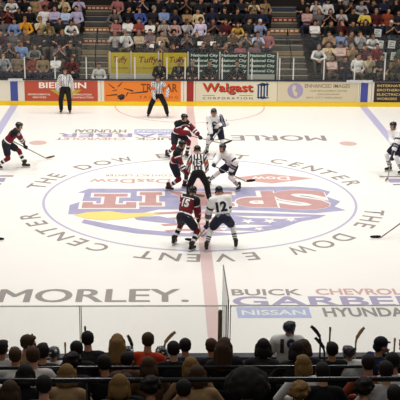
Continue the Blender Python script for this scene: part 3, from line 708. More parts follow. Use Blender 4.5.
emblem_poly('ice_emblem', [(-1.9, -1.75), (-1.2, -1.66), (-.75, -1.95), (-.7, -2.35), (-1.3, -2.2), (-1.8, -2.0)], Z3, 'logo_purple')
for li, (ch, x, w, h, y) in enumerate(LET):
    dz = .0002 * li
    if ch in 'IT':
        P = slab(ch, w, h, .34 if ch == 'T' else .32, .30)
        for g, z, m in ((.09, Z3, 'logo_white'), (0, Z4, 'logo_red')):
            bm = poly_bm(grow(P, g), 0); bm.transform(flat(x, y, z + dz, PI)); obj('ice_emblem', bm, M[m], ice)
    else:
        for g, z, m in ((.085, Z3, 'logo_white'), (.03, Z4, 'logo_red')):
            text('ice_emblem', ch, flat(x, y, z + dz, PI), M[m], ice, w=w + g * 1.2, h=h + g * 1.2, bold=g)
# small painted marks on both blue lines
for sx in (-1, 1):
    for x0, x1, y0, y1, m in ((5.75, 7.9, 2.35, 2.50, 'ice_grey'), (5.95, 7.8, 1.75, 2.2, 'ad_purple'), (6.0, 7.9, 1.45, 1.6, 'ice_grey'), (6.25, 7.8, -.25, .35, 'ad_purple'), (6.15, 7.8, -.65, -.5, 'ice_grey'), (6.2, 7.9, .55, .68, 'ad_purple')):
        strip('line_mark', min(sx * x0, sx * x1), max(sx * x0, sx * x1), y0, y1, Z2, M[m])

# ------------------------------------------------------------------ far boards
BY = 12.95
wb = struct('wall_back', boxm(-IX, IX, BY, BY + .12, 0, 1.04), M['board_white'], label='far dasher boards, white with a yellow kick plate')
obj('kick_plate', boxm(-IX, IX, BY - .012, BY, 0, .19), M['kick_yellow'], wb)
obj('board_cap', boxm(-IX, IX, BY - .03, BY + .15, 1.04, 1.085, bev=.008), M['cap_navy'], wb)
for x in (-7.08, 7.10): obj('blue_stripe', boxm(x - .15, x + .15, BY - .006, BY, .19, 1.04), M['line_blue_board'], wb)
obj('red_stripe', boxm(-.13, .15, BY - .006, BY, .0, 1.04), M['line_red_board'], wb)
for x in (-9.5, -3.59, -.25, .22, 3.55, 6.90, 7.40): obj('panel_seam', boxm(x - .008, x + .008, BY - .003, BY, .19, 1.04), M['letter_tan'], wb)
AY = BY - .016
def ad(x0, x1, m, label, z0=.20, z1=1.02):
    o = obj('advertising_panel', boxm(x0, x1, BY - .012, BY - .0005, z0, z1), M[m]); return tag(o, label, 'advertisement')
def at_(o, body, x0, x1, z0, z1, m, **kw): return text('lettering', body, upright((x0 + x1) / 2, AY, (z0 + z1) / 2), M[m], o, w=x1 - x0, h=z1 - z0, **kw)
def ap(o, pts, m, name='emblem'):
    bm = bmesh.new(); f = bm.faces.new([bm.verts.new((x, AY + .001, z)) for x, z in pts]); bm.normal_update(); bmesh.ops.triangulate(bm, faces=[f]); return obj(name, bm, M[m], o)
a = ad(-6.66, -3.72, 'panel_brick', 'brick red board advertisement with large white lettering, behind the standing linesman')
at_(a, 'BIERLEIN', -6.08, -4.18, .72, .96, 'letter_white', bold=.025)
at_(a, 'ENVIRONMENTAL', -6.52, -5.62, .43, .50, 'letter_white', bold=.01); at_(a, 'SERVICES', -6.35, -5.80, .31, .38, 'letter_white', bold=.01)
at_(a, 'DEMOLITION', -4.72, -3.98, .43, .50, 'letter_white', bold=.01); at_(a, 'CONTRACTORS', -4.80, -3.90, .31, .38, 'letter_white', bold=.01)
ap(a, [(-5.65, .66), (-4.35, .66), (-5.0, .24)], 'olive_tri')
a = ad(-3.46, -.37, 'panel_orange', 'orange board advertisement with a black star of strokes')
for x0, z0, x1, z1, w in ((-3.3, .92, -3.05, .72, .05), (-3.4, .42, -2.95, .47, .06), (-2.72, .98, -2.90, .80, .05), (-2.66, .72, -2.30, .62, .07), (-2.42, .52, -1.70, .60, .07), (-2.6, .38, -2.5, .56, .06), (-3.15, .62, -2.95, .66, .04), (-2.95, .30, -2.65, .34, .05)):
    d = V((x1 - x0, z1 - z0)).normalized(); n = V((-d.y, d.x)) * w / 2
    ap(a, [(x0 + n.x * .4, z0 + n.y * .4), (x1 + n.x, z1 + n.y), (x1 - n.x, z1 - n.y), (x0 - n.x * .4, z0 - n.y * .4)], 'letter_dark')
ap(a, [(-2.95, .42), (-2.75, .50), (-2.62, .44), (-2.66, .30), (-2.80, .22)], 'letter_dark')
at_(a, 'TRI STAR', -1.98, -.50, .58, .92, 'letter_brown', bold=.02); at_(a, 'TRUCKING', -2.05, -.48, .32, .42, 'letter_brown', spacing=1.8)
a = ad(.24, 3.52, 'panel_cream', 'cream board advertisement with bold red lettering and a blue line emblem')
for dx, dz, m in ((.035, -.03, 'letter_dark'), (0, 0, 'letter_red')):
    o = at_(a, 'Walgast', .50 + dx, 2.55 + dx, .50 + dz, .96 + dz, m, bold=.022)
    if m == 'letter_red': o.location.y -= .003
at_(a, 'CORPORATION', .52, 2.55, .29, .38, 'letter_dark', spacing=1.5, bold=.01)
for x0, x1 in ((.52, 1.0), (2.0, 2.55)): ap(a, [(x0, .445), (x1, .445), (x1, .46), (x0, .46)], 'letter_dark')
for i in range(4):
    x = 2.74 + i * .12; ap(a, [(x, .36 + i * .03), (x + .07, .30 + i * .03), (x + .07, .84 + i * .035), (x, .92 + i * .03)], 'ink_blue')
ap(a, [(2.68, .88), (2.92, .98), (3.24, .92), (3.0, .84)], 'ink_blue'); ap(a, [(2.70, .38), (2.95, .30), (3.26, .36), (3.0, .42)], 'ink_blue')
a = ad(3.58, 6.84, 'panel_beige', 'beige board advertisement with a round lavender emblem and fine print')
def disc(cx, cz, r, n=28, sx=1.0): return [(cx + r * sx * math.cos(2 * PI * i / n), cz + r * math.sin(2 * PI * i / n)) for i in range(n)]
ap(a, disc(4.28, .66, .32), 'lavender')
o = ap(a, [(4.22, .92), (4.32, .80), (4.26, .66), (4.38, .56), (4.34, .40), (4.24, .46), (4.18, .60), (4.14, .78)], 'panel_beige'); o.location.y -= .002
at_(a, 'ENHANCED IMAGES', 4.66, 6.50, .78, .94, 'letter_tan', bold=.01)
for body, x0, x1, z in (('HAIR REPLACEMENT CENTER', 4.9, 6.4, .62), ('SAGINAW', 5.2, 6.1, .48), ('BAY CITY MIDLAND', 4.75, 6.2, .34)): at_(a, body, x0, x1, z, z + .075, 'letter_tan')
a = ad(7.50, 10.6, 'panel_brown', 'dark brown board advertisement with four lines of yellow lettering')
for i, (body, x1) in enumerate((('INTERNATIONAL', 9.2), ('BROTHERHOOD OF', 9.35), ('ELECTRICAL', 8.75), ('WORKERS', 8.45))): at_(a, body, 7.62, x1, .83 - i * .18, .93 - i * .18, 'letter_yellow', bold=.015)

for x0, x1, lab in ((6.35, 7.42, 'white towel draped along the far board cap at the right blue stripe'), (-7.30, -6.72, 'white towel draped along the far board cap at the left blue stripe')):
    bm = bmesh.new(); n = 12
    rows_ = []
    for i in range(n + 1):
        x = x0 + (x1 - x0) * i / n; wv = .006 * math.sin(i * 2.1); rows_.append([bm.verts.new((x, y_, z_)) for y_, z_ in ((BY - .04 + wv, .99 + abs(wv) * 3), (BY - .038 + wv, 1.09), (BY - .02, 1.10 + wv), (BY + .03, 1.10 - wv))])
    for a_, b_ in zip(rows_, rows_[1:]):
        for j in range(3): bm.faces.new((a_[j], b_[j], b_[j + 1], a_[j + 1]))
    bmesh.ops.solidify(bm, geom=bm.faces[:], thickness=.006); tag(obj('towel', bm, M['cloth_white'], None, True), lab, 'towel', 'towels on the far boards')
# far glass: tall panes, white stanchions between
GY = BY + .06
PX = [-10.2, -8.95, -7.7, -6.63, -5.42, -4.17, -2.94, -2.22, -.93, -.2, .35, 1.3, 2.5, 3.62, 4.18, 5.42, 6.67, 7.89, 9.1, 10.3]
rg = empty('rink_glass', (0, GY, 1.09), 0, 'tall clear rink glass with white uprights on the far boards', 'rink glass')
for x0, x1 in zip(PX, PX[1:]):
    obj('pane', boxm(x0 + .02, x1 - .02, -.006, .006, 0, 1.845), M['glass'], rg)
for i, x in enumerate(PX):
    obj('upright', boxm(x - .022, x + .022, -.03, .03, 0, .885, bev=.006), M['stanchion'], rg)

# ------------------------------------------------------------------ far stands
def rowY(r): return 14.6 + .85 * (r - 1)
def rowZ(r): return .53 + .375 * (r - 1)
AISLE = [(-4.62, -3.36), (3.66, 5.06)]
for r in range(1, 10):
    y0, z = rowY(r) - .5, rowZ(r)
    spans = [(-14, 14)] if r > 1 else [(-14, -3.36), (3.66, 14)]
    for x0, x1 in spans: struct('seating_tier', boxm(x0, x1, y0, y0 + .85 + (.3 if r == 9 else 0), 0, z), M['concrete_dark'], label='dark concrete tier of the far stand')
struct('wall_stand', boxm(-14, 14, rowY(9) + .7, rowY(9) + .9, 0, 7), M['wall_dark'], label='dark wall behind the far stand')
struct('floor.001', boxm(-14, 14, BY + .12, rowY(1) - .5, 0, .40), M['concrete_dark'], label='raised walkway behind the far boards')
# aisle steps: one half step per row, riser strips with worn printed marks
STRIP = {('l', 5): 'strip_red', ('l', 6): 'strip_orange', ('l', 7): 'strip_blue', ('l', 4): 'strip_tan', ('r', 4): 'strip_tan', ('r', 5): 'concrete_dark', ('r', 6): 'strip_orange', ('r', 7): 'strip_red', ('l', 8): 'strip_red', ('r', 8): 'strip_blue'}
for si, (x0, x1) in enumerate(AISLE):
    s = 'lr'[si]
    for r in range(2, 9):
        z = rowZ(r); y = rowY(r) - .5
        st = struct('stair_step', boxm(x0, x1, y - .38, y, z - .40, z - .185), M['concrete'], label='concrete half step of the stand aisle')
        obj('step_nosing', boxm(x0, x1, y - .385, y - .27, z - .20, z - .18), M['step_edge'], st); obj('tread_nosing', boxm(x0, x1, y - .006, y + .10, z - .004, z + .006), M['step_edge'], st)
        m = STRIP.get((s, r))
        obj('riser_strip', boxm(x0 + .03, x1 - .03, y - .012, y, z - .17, z - .015), M[m or 'concrete'], st)
        if m in ('strip_red', 'strip_orange'):
            bm = bmesh.new()
            for i in range(6):
                cx = x0 + .15 + (x1 - x0 - .3) * i / 5
                box(bm, cx - .065, cx + .065, y - .017, y - .012, z - .13, z - .055)
            obj('printed_mark', bm, M['letter_white' if m == 'strip_orange' else 'panel_beige'], st)
for x, lab in ((-3.95, 'dark handrail down the middle of the left stand aisle'), (4.35, 'dark handrail down the middle of the right stand aisle')):
    t = empty('handrail', (x, rowY(2), rowZ(2)), 0, lab, 'handrail')
    p0, p1 = V((0, 0, .9)), V((0, rowY(4) - rowY(2), rowZ(4) - rowZ(2) + .9))
    bm = bmesh.new(); tube(bm, p0, p1, .022); obj('rail', bm, M['rail_dark'], t)
    for p in (p0, p1):
        bm = bmesh.new(); tube(bm, (p.x, p.y, p.z - .9), p, .022); obj('post', bm, M['rail_dark'], t)
# seats
def seat_meshes():
    a = bmesh.new(); box(a, -.21, .21, -.22, .17, .40, .45, bev=.02)
    b = bmesh.new(); box(b, -.21, .21, .17, .23, .42, .86, bev=.025)
    c = bmesh.new(); box(c, -.03, .03, .02, .2, 0, .40)
    return [mesh_from(x, n, M['seat_navy']) for x, n in ((a, 'seat_pan'), (b, 'backrest'), (c, 'pedestal'))]
SM = seat_meshes()
def arena_seat(x, y, z, label, group):
    t = empty('arena_seat', (x, y, z), 0, label, 'seat', group)
    for me, n in zip(SM, ('seat_pan', 'backrest', 'pedestal')): put(('seat', n), n, me, t)
    return t
build_poses(); build_hair()
ORD = ['first', 'second', 'third', 'fourth', 'fifth', 'sixth', 'seventh', 'eighth', 'ninth', 'tenth', 'eleventh', 'twelfth', 'thirteenth', 'fourteenth', 'fifteenth', 'sixteenth', 'seventeenth', 'eighteenth']
SKIN = ['skin_a'] * 6 + ['skin_b'] * 4 + ['skin_c']
HR = ['short_hair'] * 6 + ['bob_hair'] * 2 + ['long_hair', 'tied_hair', 'curly_hair', 'cap']
HM = ['hair_dark'] * 5 + ['hair_brown'] * 4 + ['hair_blond', 'hair_grey']
TR = ['denim'] * 4 + ['trouser_dark'] * 3 + ['trouser_khaki'] * 2
SPECIAL = {('left', 2, -5.44): 3, ('right', 2, 5.46): 2, ('left', 4, -5.05): 2}
rs = random.Random(11)
SEC = {'left': 'left stand', 'middle': 'middle stand', 'right': 'right stand'}
for sec, r, L in FAR:
    y, z = rowY(r), rowZ(r)
    L = [e for e in L if not (sec == 'right' and r == 2 and 8.2 < e[0] < 8.95)]
    for i, (x, c) in enumerate(L):
        hair = rs.choice(HR); pose = SPECIAL.get((sec, r, x), rs.choice([0, 0, 1, 1, 2, 3, 4, 5, 6, 7])); hm = rs.choice(HM)
        if hair == 'cap': hm = rs.choice(['cap_dark', 'cap_dark', 'cap_white'])
        cn = c.replace('_', ' ')
        col = cn if 'stripe' not in cn and 'check' not in cn else cn.split()[0] + ' ' + ('striped' if 'stripe' in cn else 'checked')
        if c == 'plaid': col = 'plaid'
        if c == 'orange': col = 'orange yellow'
        lab = 'spectator in %s top, %s from left in %s row of far %s' % (col, ORD[i], ORD[r - 1], SEC[sec])
        spectator((x, y + rs.uniform(-.03, .03), z), rs.uniform(-.2, .2), pose, hair, M[hm], M['shirt_' + c], M[rs.choice(TR)], M[rs.choice(SKIN)], lab, 'spectators in the far stand', rs.uniform(.95, 1.04))
        arena_seat(x, y + .02, z, 'dark navy arena seat with a spectator sitting in it, far stand', 'occupied seats of the far stand')
# empty seats and the printed sheets left on some of them
EMPTY = [(4, 8.37, 1), (3, 8.32, 1), (3, 8.84, 1), (2, 8.30, 1), (2, 8.81, 1), (3, 5.5, 0)]
lab_p = {(4, 8.37): 'white printed sheet on the empty seat farthest up of the five sheets', (3, 8.32): 'white printed sheet on an empty seat, third row, nearer the aisle', (3, 8.84): 'white printed sheet on an empty seat, third row, farther from the aisle',
 (2, 8.30): 'white printed sheet on an empty seat, second row, nearer the aisle', (2, 8.81): 'white printed sheet on an empty seat, second row, farther from the aisle'}
for r, x, p in EMPTY:
    y, z = rowY(r), rowZ(r)
    arena_seat(x, y, z, 'empty dark navy arena seat in the far stand', 'empty seats of the far stand')
    if p:
        bm = bmesh.new(); box(bm, -.16, .16, -.004, .004, -.17, .17); bm.transform(Matrix.Translation((x, y + .145, z + .74)) @ Matrix.Rotation(.04, 4, 'X') @ Matrix.Rotation(.06, 4, 'Y'))
        o = tag(obj('paper_sheet', bm, M['paper']), lab_p[(r, x)], 'paper', 'printed sheets on empty seats')
        bm = bmesh.new()
        for i, w in enumerate((.2, .12, .22)): box(bm, -.11, -.11 + w, -.0055, -.004, .08 - i * .09, .105 - i * .09)
        bm.transform(Matrix.Translation((x, y + .145, z + .74)) @ Matrix.Rotation(.04, 4, 'X') @ Matrix.Rotation(.06, 4, 'Y')); obj('print', bm, M['letter_dark'], o)

for x, z, lab in ((-1.60, 1.98, 'white sheet held by a spectator left above the middle yellow banner'), (-1.16, 2.10, 'white sheet held above the gap right of the middle yellow banner'), (.50, 2.10, 'white sheet held above the first green sign, left of two'), (1.05, 2.10, 'white sheet held above the first green sign, right of two')):
    bm = bmesh.new(); box(bm, -.12, .12, -.004, .004, -.09, .09); bm.transform(Matrix.Translation((x, rowY(3) - .40, z)) @ Matrix.Rotation(-.5, 4, 'X'))
    tag(obj('paper_sheet', bm, M['paper']), lab, 'paper', 'sheets held by far spectators')

# ------------------------------------------------------------------ penalty boxes behind the far boards
PBY = 14.71
struct('wall_box', boxm(-3.36, 3.66, PBY + .03, PBY + .09, .4, 1.9), M['wall_dark'], label='back wall of the penalty boxes')
struct('floor.002', boxm(-3.36, 3.66, BY + .12, PBY + .03, .02, .42), M['rubber'], label='rubber floor of the penalty boxes')
for x0, x1, lab in ((-3.3, -1.45, 'pale low panel under the first yellow banner'), (2.45, 3.6, 'pale low panel under the third green sign')):
    tag(obj('lower_panel', boxm(x0, x1, PBY - .02, PBY + .03, .42, 1.0), M['wall_pale']), lab, 'panel')
for x, lab in ((-3.30, 'white post left of the first yellow banner'), (-2.42, 'white post between the yellow banners'), (-1.28, 'white post right of the middle yellow banner'), (-.05, 'white post between the yellow banners and the green signs'), (1.28, 'white post right of the first green sign'), (2.48, 'white post left of the third green sign'), (3.7, 'white post at the right end of the penalty boxes')):
    tag(obj('divider_post', boxm(x - .025, x + .025, PBY - .09, PBY - .03, .42, 1.95, bev=.006), M['stanchion']), lab, 'post', 'posts of the penalty boxes')
for i, (x0, x1) in enumerate(((-3.38, -2.44), (-2.40, -1.12), (-1.08, .0))):
    o = tag(obj('banner', boxm(x0, x1, PBY - .01, PBY + .03, .99, 1.88), M['banner_yellow']), ('yellow banner beside the left aisle, narrowest of the three', 'yellow banner between the other two yellow banners', 'yellow banner next to the green signs')[i], 'banner', 'yellow banners behind the penalty boxes')
    c = (x0 + x1) / 2; w = (x1 - x0)
    text('lettering', 'Tuffy', upright(c + .05 * w, PBY - .014, 1.56), M['letter_brown'], o, w=w * .62, h=.34, bold=.02, shear=.2)
    text('lettering', 'AUTO SERVICE CENTERS', upright(c, PBY - .014, 1.24), M['letter_dark'], o, w=w * .7, h=.07)
for i, (x0, x1) in enumerate(((.04, 1.24), (1.32, 2.44), (2.52, 3.62))):
    o = tag(obj('green_sign', boxm(x0, x1, PBY - .01, PBY + .03, .98, 1.88), M['banner_green']), ('dark green sign nearest the yellow banners', 'middle dark green sign with pale repeated lettering', 'dark green sign beside the right aisle')[i], 'sign', 'green signs behind the penalty boxes')
    for j in range(4): text('lettering', 'National City', upright((x0 + x1) / 2, PBY - .014, 1.78 - j * .215), M['letter_green'], o, w=(x1 - x0) * .94, h=.15, bold=.02)
def seated_official(x, y, z, shirt, label, tiem=None, pose=0, hairm='hair_dark', hair='short_hair', coat=True):
    r = spectator((x, y, z), 0, pose, hair, M[hairm], M[shirt], M['trouser_dark'], M['skin_a'], label, None)
    if coat:
        f = POSES[pose]['f']
        bm = bmesh.new(); cc = f.pel + f.U * .36; n = f.F; y0 = cc + n * .140
        for a_, b_ in (((-.05, .12), (.05, .12)),):
            vs = [bm.verts.new(y0 + f.L * px + f.U * pz) for px, pz in ((-.055, .13), (.055, .13), (.012, -.08), (-.012, -.08))]; bm.faces.new(vs)
        bmesh.ops.solidify(bm, geom=bm.faces[:], thickness=.02); obj('shirt_front', bm, M['cloth_white'], r)
        bm = bmesh.new(); vs = [bm.verts.new(y0 + n * .012 + f.L * px + f.U * pz) for px, pz in ((-.014, .12), (.014, .12), (.018, -.04), (0, -.07), (-.018, -.04))]; bm.faces.new(vs)
        bmesh.ops.solidify(bm, geom=bm.faces[:], thickness=.008); obj('tie', bm, M['tie'], r)
    tag(obj('stool', _stool(), M['seat_navy']), 'dark stool under a seated penalty box official', 'stool', 'stools of the penalty boxes').location = (x, y, z)
    return r
def _stool():
    bm = bmesh.new(); tube(bm, (0, 0, .40), (0, 0, .45), .19, 16); tube(bm, (0, 0, 0), (0, 0, .40), .03, 8); tube(bm, (0, 0, 0), (0, 0, .02), .17, 16); return bm
seated_official(-1.21, 13.95, .42, 'suit', 'official in dark suit seated under the middle yellow banner') if False else None
for x, c, lab, coat, hm in ((-1.22, 'suit', 'man in dark suit seated behind the referee, in front of the yellow banners', True, 'hair_dark'),
                        (-.44, 'suit', 'man in dark suit and white shirt seated right of the referee by the yellow banner', True, 'hair_brown'),
                        (.12, 'suit', 'man in dark jacket seated just right of the red board stripe', True, 'hair_grey'),
                        (.82, 'shirt_charcoal', 'person in charcoal top seated in front of the first green sign', False, 'hair_brown'),
                        (1.95, 'suit', 'man in dark suit with tie seated in front of the middle green sign', True, 'hair_dark'),
                        (-3.72, 'shirt_white', 'person in white shirt seated behind the boards at the foot of the left aisle', False, 'hair_brown')):
    seated_official(x, 13.95, .38 if x > -3 else .25, c, lab, coat=coat, hairm=hm)

# ------------------------------------------------------------------ near side: boards, bench, glass
wf = struct('wall_front', boxm(-IX, IX, -BY - .12, -BY, 0, 1.04), M['board_white'], label='near dasher boards in front of the bench')
obj('board_cap', boxm(-IX, IX, -BY - .16, -BY + .03, 1.04, 1.085, bev=.008), M['cap_navy'], wf)
obj('kick_plate', boxm(-IX, IX, -BY, -BY + .012, 0, .19), M['kick_yellow'], wf)
struct('floor.003', boxm(-9, 9, -14.66, -BY - .12, 0, .20), M['rubber'], label='rubber floor of the near bench')
struct('wall_bench', boxm(-9, 9, -14.66, -14.54, .2, 1.35), M['wall_dark'], label='low wall between the bench and the near stand')
b = empty('team_bench', (0, -13.98, .2), 0, 'long plain bench behind the near boards', 'bench')
obj('seat_plank', boxm(-8, 8, -.18, .18, .42, .47, bev=.01), M['wood'], b)
for i in range(9): obj('leg', boxm(-7.6 + i * 1.9 - .03, -7.6 + i * 1.9 + .03, -.14, .14, 0, .42), M['steel_dark'], b)
NG = -14.6
rg = empty('bench_glass', (0, NG, 1.35), 0, 'low clear glass standing between the near bench and the spectators', 'glass')
for x0, x1 in ((-5.2, -2.37), (-2.37, -.06), (-.02, 2.9), (2.9, 5.4)):
    t = obj('pane', boxm(x0 + .012, x1 - .012, -.006, .006, 0, 1.315), M['glass_near'], rg)
    obj('top_edge', boxm(x0 + .012, x1 - .012, -.008, .008, 1.315, 1.335), M['glass_edge'], t)
    for x in (x0 + .012, x1 - .012): obj('side_edge', boxm(x - .008, x + .008, -.008, .008, 0, 1.335), M['glass_edge'], t)
t = obj('glass_divider', boxm(-.046, -.034, NG + .02, -BY - .06, 1.085, 2.75), M['glass_near']); tag(t, 'clear glass divider standing between the two near benches', 'glass pane')
for n, y0, y1, z0, z1 in (('top_edge', NG + .02, -BY - .06, 2.75, 2.77), ('side_edge', -BY - .075, -BY - .055, 1.085, 2.77), ('side_edge', NG + .01, NG + .03, 1.35, 2.77)):
    obj(n, boxm(-.048, -.032, y0, y1, z0, z1), M['glass_edge_dark'], t)
bm = bmesh.new(); cap(bm, (-.16, -14.42, .2), .035, (-.16, -14.42, 2.50), .035); tag(obj('padded_post', bm, M['pad_olive'], None, True), 'olive padded post beside the glass divider', 'post')

# near stand
NROW = [(-15.6, 1.15), (-16.45, 1.40), (-17.3, 1.65), (-18.15, 1.90), (-19.0, 2.15), (-19.85, 2.40), (-20.7, 2.65)]
for y, z in NROW: struct('seating_tier', boxm(-9, 9, y - .35, y + .52 if y != -15.6 else -14.66, 0, z), M['concrete_dark'], label='dark concrete tier of the near stand')
def guard(y, z, zf, r, lab):
    t = empty('guard_rail', (0, y, zf), 0, lab, 'guard rail')
    bm = bmesh.new(); tube(bm, (-8, 0, z - zf), (8, 0, z - zf), r, 10); obj('rail', bm, M['rail_dark'], t)
    for i in range(9):
        bm = bmesh.new(); x = -7.9 + 1.975 * i; tube(bm, (x, 0, 0), (x, 0, z - zf), r * .8, 8); obj('post', bm, M['rail_dark'], t)
guard(-16.86, 2.70, 1.65, .024, 'thin dark guard rail across the near stand, nearer the ice')
guard(-18.58, 3.36, 2.15, .032, 'thick black guard rail across the near stand, closer to the camera')
HMAP = {'dark': 'hair_dark', 'brown': 'hair_brown', 'blond': 'hair_blond'}
rn = random.Random(5)
NN = {'A': 'front row', 'A2': 'second row', 'B': 'third row', 'C': 'fourth row', 'D': 'fifth row'}
DZ = {('A', -3.06): .07, ('A', -2.18): .06, ('A', -1.79): .06, ('A', -1.33): .05, ('A', .41): -.06, ('A', 1.11): -.03, ('A2', -2.76): .10, ('A2', -2.28): .08, ('A2', -.92): .08, ('A2', -.18): .16, ('A2', .82): .06, ('B', -2.78): .10}
TURN = {('A', -3.06): -.9, ('A', 2.19): -1.1}
MOVE = {'A': [-2.86, -2.35, -.91, -.13, .93]}                      # these sit one row farther back
KEEP = {'A2': [-3.18, -1.54], 'B': [-2.28, -1.82, -1.23, -.67, .87, 1.73, 2.07], 'C': [-2.3, -1.54, -.61, .96, 1.76], 'D': [-2.87, -2.48, -1.6, -1.22, -.84, .52, 1.33, 1.65]}
ADD = {'A2': [(-2.76, 'short_dark', 'charcoal'), (-2.28, 'short_dark', 'black'), (-.92, 'short_dark', 'black'), (-.18, 'long_brown', 'charcoal'), (.82, 'bob_dark', 'black')], 'B': [(-2.78, 'short_brown', 'white')], 'C': [(-2.82, 'bob_dark', 'black')]}
for rk, y, z, L in NEAR:
    if rk in MOVE: L = [e for e in L if e[0] not in MOVE[rk]]
    if rk in KEEP: L = [e for e in L if e[0] in KEEP[rk]]
    L = sorted(L + ADD.get(rk, []))
    for i, (x, h, c) in enumerate(L):
        hs, _, hc = h.partition('_')
        if hs == 'cap': style, hm = 'cap', 'cap_dark'
        else: style, hm = hs + '_hair', HMAP[hc]
        sm = M['shirt_' + c] if c != 'orange' else M['shirt_orange_near']
        hw = {'short': 'short', 'bob': 'chin length', 'long': 'long', 'curly': 'curly', 'cap': ''}[hs]
        lab = 'spectator from behind, %s, %s top, %s from left in near %s' % ('navy cap' if hs == 'cap' else '%s %s hair' % (hw, hc), c.replace('_', ' '), ORD[i], NN[rk])
        spectator((x, y, z - .03 + DZ.get((rk, x), 0)), PI + TURN.get((rk, x), rn.uniform(-.2, .2)), rn.choice([8, 8, 8, 8, 1, 5]) if hs != 'cap' else 0, style, M[hm], sm, M['trouser_dark'], M[rn.choice(['skin_a', 'skin_b'])], lab, 'spectators in the near stand', rn.uniform(1.01, 1.07) if hs != 'cap' else 1.08, hs=(1.14, 1.12, 1.04) if hs != 'cap' else (1.05, 1.05, 1.05))
        if rk in ('A2', 'C') or True:
            arena_seat(x, y - .02, z, 'dark arena seat with a spectator sitting in it, near stand', 'occupied seats of the near stand').rotation_euler.z = PI
r = spectator((-.20, -20.3, 2.76), PI, 1, 'bushy_hair', M['hair_dark'], M['shirt_black'], M['trouser_dark'], M['skin_c'], 'large dark silhouette of a spectator closest to the camera, big bushy hair', 'spectators in the near stand', 1.12, hs=(1.2, 1.1, 1.0))
struct('seating_tier', boxm(-.6, .6, -20.65, -19.85, 2.0, 2.78), M['concrete_dark'], label='raised end of the near stand')

# ------------------------------------------------------------------ skaters and officials on the ice
Dn_, = (Dn,)
mgrp = 'maroon skaters'; wgrp = 'white skaters'
st_rel = [((.0, -.3, -1), (-1, 0, 0), 15), ((0, -.3, -1), (1, 0, 0), 15)]
def ppl(): pass
# linesmen and referee
skater('official', 'official in pale striped jersey standing upright before the brick red board panel', (-4.90, 11.55, 1.00), (-4.89, 11.55, 1.75), 0, [(-4.74, 11.52), (-5.08, 11.58)],
       hands=[(-4.60, 11.42, .92), (-5.20, 11.42, .92)], look=(6, 5), band=False, period=.06, hand_dirs=[((-.1, -.25, -1), (-1, 0, 0), 18), ((.1, -.25, -1), (1, 0, 0), 18)], elbow=(V((1, .6, 0)), V((-1, .6, 0))))
skater('official', 'official with orange armbands, legs wide apart, before the orange board panel', (-1.27, 10.98, .86), (-1.30, 10.86, 1.55), 0, [(-.92, 10.95), (-1.65, 10.92)],
       hands=[(-.93, 10.75, .85), (-1.42, 10.66, .78)], look=(15, 10), period=.06, hand_dirs=[((0, -.4, -1), (-1, 0, 0), 20), ((.4, -.5, -.6), (1, 0, -.3), 35)], elbow=(V((1, .5, 0)), V((-1, .5, 0))))
f8 = skater('official', 'striped official numbered 15 with his back turned, bending over the face-off', (-.08, -.50, .92), (-.10, -.22, 1.56), 180, [(-.34, -.60), (.26, -.45)],
       hands=[(-.34, .02, .86), (.20, .02, .86)], look=(35, 0), number='15', hand_dirs=[((.1, .6, -.8), (1, 0, 0), 30), ((-.1, .6, -.8), (-1, 0, 0), 30)], elbow=(V((-1, -.3, 0)), V((1, -.3, 0))))
# maroon side
H = (-4.86, 4.50, .0)
skater('maroon', 'maroon skater bending forward alone beside the left blue line', (-6.06, 3.34, .84), (-5.60, 3.36, 1.40), 84, [(-5.52, 3.44), (-6.36, 3.22)], ((-4.92, 4.45, .03), (-6.02, 3.72, .86), .42, 1), look=(18, 0), group=mgrp)
stick((-4.92, 4.45, .03), (-6.02, 3.72, .86), (.95, .25, .10), 'hockey stick of the maroon skater by the left blue line, blade on the ice', 'stick_white', 'stick_brown', 'sticks in play')
skater('maroon', 'maroon skater farthest from the camera, bending with legs apart', (-.62, 4.80, .82), (-.42, 4.55, 1.34), 40, [(-.28, 4.72), (-.95, 4.72)], ((.96, 4.62, .50), (-.20, 4.38, .84), .30, 1), look=(18, 25), group=mgrp)
stick((.96, 4.62, .50), (-.20, 4.38, .84), (.92, -.1, .30), 'hockey stick held out level by the farthest maroon skater', 'stick_white', 'black_tape', 'sticks in play')
skater('maroon', 'maroon skater just left of the striped official numbered 15', (-.74, .86, .84), (-.58, .70, 1.38), 75, [(-.42, 1.10), (-.92, .82)], ((-.10, .20, .03), (-.66, .36, 1.02), .45, 0), look=(25, 10), group=mgrp)
stick((-.10, .20, .03), (-.66, .36, 1.02), (.7, -.5, 0), 'hockey stick of the maroon skater left of the striped official', 'stick_white', 'stick_white', 'sticks in play')
skater('maroon', 'maroon skater nearest the camera, back turned, striped socks', (-.54, -4.30, .84), (-.34, -4.06, 1.38), 148, [(-.80, -4.08), (-.36, -4.56)], ((-.06, -3.55, .03), (-.26, -4.16, 1.0), .40, 0), look=(20, 0), number='15', num_up=.33, group=mgrp, tw=-8)
stick((-.06, -3.55, .03), (-.26, -4.16, 1.0), (.5, .8, 0), 'hockey stick of the nearest maroon skater', 'wood', 'stick_white', 'sticks in play')
